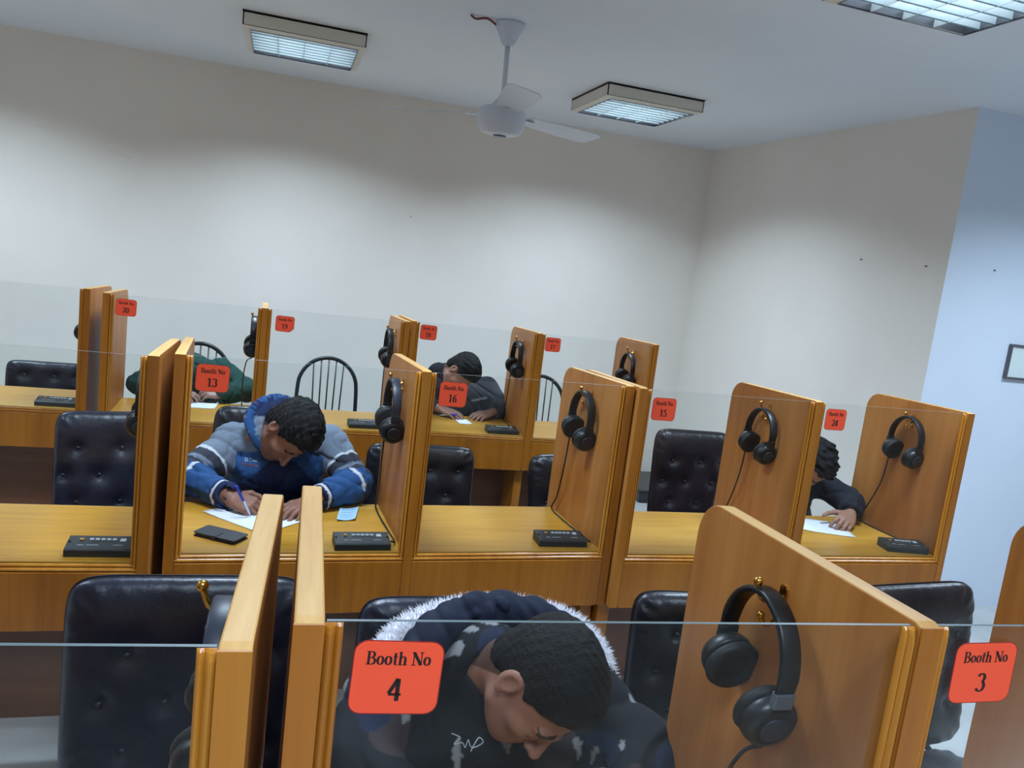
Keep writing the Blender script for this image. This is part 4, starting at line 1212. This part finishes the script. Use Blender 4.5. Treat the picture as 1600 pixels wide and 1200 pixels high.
# ---- person in booth 18
p18 = person('man in a dark grey jacket with both hands on a card in Booth 18', (1.2, 5.35, 0))
HC18 = np.array([1.135, 4.905, 1.045])
S1, S2 = (1.02, 5.10, .930), (1.365, 5.10, .925)
E1, E2 = (.93, 4.965, .818), (1.455, 4.955, .818)
W1, W2_ = (1.030, 4.885, .802), (1.345, 4.865, .802)
N1, C1, H1 = (1.11, 5.075, .985), (1.18, 5.17, .82), (1.20, 5.27, .585)
SK18 = C3(165, 125, 108)
bp = head_prims(HC18, RH) + torso_core(HC18, RH, N1, C1, H1)
bp += [Cap(S1, E1, .038, .034, .02), Cap(E1, W1, .034, .026, .02), Cap(S2, E2, .038, .034, .02), Cap(E2, W2_, .034, .026, .02), Cap(N1, S1, .05, .045, .03), Cap(N1, S2, .05, .045, .03)]
bp += hand_prims(W1, (.62, -.62, -.1), (-.1, -.25, 1), -1, (.2, .35, .25), .10)
bp += hand_prims(W2_, (-.72, -.52, -.1), (.1, -.25, 1), 1, (.2, .35, .25), .10)
solid_object('body', bp, .0045, 'skin', p18, skin_color(HC18, RH, SK18))
solid_object('hair', hair_prims(HC18, RH, 1, .018), .005, 'hair', p18, flat(C3(13, 12, 15)), lambda P: wave(P, 260, 10) * .002)
jk = [Ell((1.18, 5.16, .82), (.175, .11, .19), None, .05), Ell((1.19, 5.26, .64), (.17, .12, .17), None, .05), Cap(S1, S2, .07, .07, .05), Cap(N1, C1, .08, .12, .05)]
jk += sleeve(S1, E1, W1) + sleeve(S2, E2, W2_, (.068, .06, .05, .044))
jk += [Ell((1.05, 5.09, 1.0), (.09, .06, .07), None, .03), Ell((1.20, 5.03, .85), (.17, .08, .09), None, .05), Ell((1.20, 5.0, .79), (.19, .05, .05), None, .04)]
jk += [Ell(V3(W1), (.043, .043, .043), None, .01, True), Ell(V3(W2_), (.043, .043, .043), None, .01, True), Cap(V3(HC18) + RH @ np.array([0, -.02, -.06]), N1, .064, .06, .01, True), Ell(HC18, (.106, .106, .106), None, .01, True)]
def jacket18(v):
    c = np.broadcast_to(C3(56, 58, 66), (len(v), 3)).copy()
    c[v[:, 2] > .98] = C3(24, 26, 34)
    c[(np.abs(v[:, 2] - .868 - .2 * (v[:, 0] - 1.28)) < .007) & (np.abs(v[:, 0] - 1.29) < .055) & (v[:, 1] < 5.13)] = C3(150, 152, 158)
    return c
solid_object('jacket', jk, .0065, 'cloth', p18, jacket18, lambda P: folds(P, 44, 91) * .009 + wave(P, 24, 92) * .004 - .003)
legs(p18, H1, -.30)

# ---- person in booth 20
p20 = person('person in a dark green jacket with folded hands in Booth 20', (-.49, 5.28, 0))
HC20 = np.array([-.565, 4.925, .915])
S3, S4 = (-.63, 5.09, .875), (-.315, 5.10, .905)
E3, E4 = (-.735, 4.965, .815), (-.150, 4.985, .82)
W3, W4 = (-.545, 4.81, .805), (-.270, 4.85, .806)
N3, C3_, H3 = (-.52, 5.07, .91), (-.50, 5.15, .80), (-.49, 5.25, .585)
bp = head_prims(HC20, RH) + torso_core(HC20, RH, N3, C3_, H3)
bp += [Cap(S3, E3, .038, .034, .02), Cap(E3, W3, .034, .026, .02), Cap(S4, E4, .038, .034, .02), Cap(E4, W4, .034, .026, .02), Cap(N3, S3, .05, .045, .03), Cap(N3, S4, .05, .045, .03)]
bp += hand_prims(W3, (.95, -.10, .02), (0, -.3, 1), -1, (.3, .5, .4), .06)
bp += hand_prims(W4, (-.9, -.15, .10), (.1, -.45, .9), 1, (.5, .7, .4), .08)
solid_object('body', bp, .0048, 'skin', p20, skin_color(HC20, RH, C3(165, 128, 112)))
solid_object('hair', hair_prims(HC20, RH, 1, .012), .0055, 'hair', p20, flat(C3(24, 22, 24)), lambda P: wave(P, 260, 12) * .002)
jk = [Ell((-.50, 5.13, .81), (.185, .115, .19), None, .05), Ell((-.49, 5.24, .64), (.17, .12, .17), None, .05), Cap(S3, S4, .075, .075, .05), Cap(N3, C3_, .085, .12, .05)]
jk += sleeve(S3, E3, W3, (.072, .062, .05, .045)) + sleeve(S4, E4, W4, (.075, .066, .05, .046))
jk += [Ell(V3(W3), (.045, .045, .045), None, .01, True), Ell(V3(W4), (.045, .045, .045), None, .01, True), Cap(V3(HC20) + RH @ np.array([0, -.02, -.06]), N3, .064, .06, .01, True), Ell(HC20, (.106, .106, .106), None, .01, True)]
solid_object('jacket', jk, .0065, 'cloth', p20, flat(C3(22, 62, 56)), lambda P: folds(P, 44, 95) * .010 + wave(P, 24, 96) * .005 - .003)
ring_around('watch_strap', V3(W4) + (V3(W4) - V3(E4)) * -.08, V3(W4) - V3(E4), .034, .006, 'watch_dark', p20)
legs(p20, H3, -.30)

# ------------------------------------------------------------------ papers and small things on the desks
def sheet(name, label, cat, corners, z, material='paper_white', curl=0.0, lines=0, group=None):
    """thin slightly bowed sheet with four given corners (world x, y)"""
    c = [V3((x, y, 0)) for x, y in corners]; cx = sum(q[0] for q in c) / 4; cy = sum(q[1] for q in c) / 4
    n = 8; top = []; bot = []
    def at(u, v):
        p = (c[0] * (1 - u) + c[1] * u) * (1 - v) + (c[3] * (1 - u) + c[2] * u) * v
        h = .0012 + curl * ((2 * u - 1) ** 2) + curl * .4 * (2 * v - 1) ** 2
        return (p[0] - cx, p[1] - cy, h)
    mb = MB()
    vs_ = [at(i / n, j / n) for j in range(n + 1) for i in range(n + 1)]
    vb = [(x, y, h - .0006) for x, y, h in vs_]
    f = [(j * (n + 1) + i, j * (n + 1) + i + 1, (j + 1) * (n + 1) + i + 1, (j + 1) * (n + 1) + i) for j in range(n) for i in range(n)]
    ar = sum(c[i][0] * c[(i + 1) % 4][1] - c[(i + 1) % 4][0] * c[i][1] for i in range(4))
    ft = f if ar > 0 else [q[::-1] for q in f]
    mb.add(vs_, ft, 0, True); mb.add(vb, [q[::-1] for q in ft], 0, True)
    N2 = (n + 1) * (n + 1); b = 0
    edge = [i for i in range(n + 1)] + [(j + 1) * (n + 1) - 1 for j in range(1, n + 1)] + [n * (n + 1) + i for i in range(n - 1, -1, -1)] + [j * (n + 1) for j in range(n - 1, 0, -1)]
    for i in range(len(edge)):
        e0, e1 = edge[i], edge[(i + 1) % len(edge)]
        q = (e0, e1, N2 + e1, N2 + e0); mb.f.append(list(q if ar < 0 else q[::-1])); mb.m.append(0); mb.sm.append(False)
    o = mb.mesh(name, [material])
    if not lines:
        return tag(link(name, o, None, (cx, cy, z)), label, cat, group)
    root = empty(name, (cx, cy, z)); tag(root, label, cat, group)
    link('leaf', o, root)
    t = MB()
    for k in range(lines):
        v = .14 + .72 * k / max(1, lines - 1)
        u0, u1 = .12, .88 - .25 * ((k * 7) % 3) / 3
        p = [at(u0 + (u1 - u0) * i / 6, v) for i in range(7)]; p2 = [at(u0 + (u1 - u0) * i / 6, v + .022) for i in range(7)]
        up = lambda q: (q[0], q[1], q[2] + .0004)
        fs2 = [(i, i + 1, 8 + i, 7 + i) for i in range(6)]
        t.add([up(q) for q in p + p2], fs2 if ar > 0 else [q[::-1] for q in fs2])
    t.build('handwriting', 'ink_blue', root)
    return root
sheet('paper_sheet', 'white sheet of paper under the writing hand in Booth 13', 'paper', [(-.204, 2.902), (.004, 2.690), (.152, 2.836), (-.056, 3.048)], ZDESK, curl=.002)
sheet('paper_note', 'small light blue handwritten note beside the elbow in Booth 13', 'note', [(.279, 2.975), (.352, 2.992), (.326, 2.850), (.258, 2.838)], ZDESK, 'paper_blue', .007, 5)
sheet('paper_sheet', 'white paper under the ringed hand in Booth 24', 'paper', [(2.27, 2.875), (2.485, 2.79), (2.55, 2.98), (2.35, 3.06)], ZDESK, curl=.002)
sheet('paper_card', 'small white card between the fingers in Booth 18', 'card', [(1.100, 4.80), (1.178, 4.795), (1.190, 4.672), (1.104, 4.660)], ZDESK, curl=.002)
sheet('paper_sheet', 'white paper under the folded hands in Booth 20', 'paper', [(-.50, 4.66), (-.30, 4.65), (-.29, 4.80), (-.49, 4.81)], ZDESK, curl=.002)
pc = empty('phone_case', (-.126, 2.660, ZDESK), -.56)
tag(pc, 'black folding phone wallet lying on the desk in Booth 13', 'phone')
MB().prism(rrect(-.079, .079, -.041, .041, .010), 'z', .0, .0035).build('back_cover', 'phone_black', pc, bevel=.001)
MB().prism(rrect(-.074, .074, -.037, .037, .010), 'z', .0035, .0115).build('handset', 'plastic_black', pc)
MB().prism(rrect(-.079, .079, -.041, .041, .010), 'z', .0115, .0145).build('front_cover', 'phone_black', pc, bevel=.001)
MB().box(-.009, .009, -.0435, .0, .0, .0165).build('closing_strap', 'phone_black', pc, bevel=.002)
pn2 = empty('ballpoint_pen', (1.060, 4.812, ZDESK + .022), rot=(1.35, 0, .9))
tag(pn2, 'blue pen held under the fingers in Booth 18', 'pen')
MB().lathe([(.0008, -.06), (.003, -.05), (.0042, .0)], n=10).build('barrel', 'pen_clear', pn2)
MB().lathe([(.0046, .0), (.005, .004), (.005, .06), (.004, .064)], n=10).build('cap', 'pen_blue', pn2)
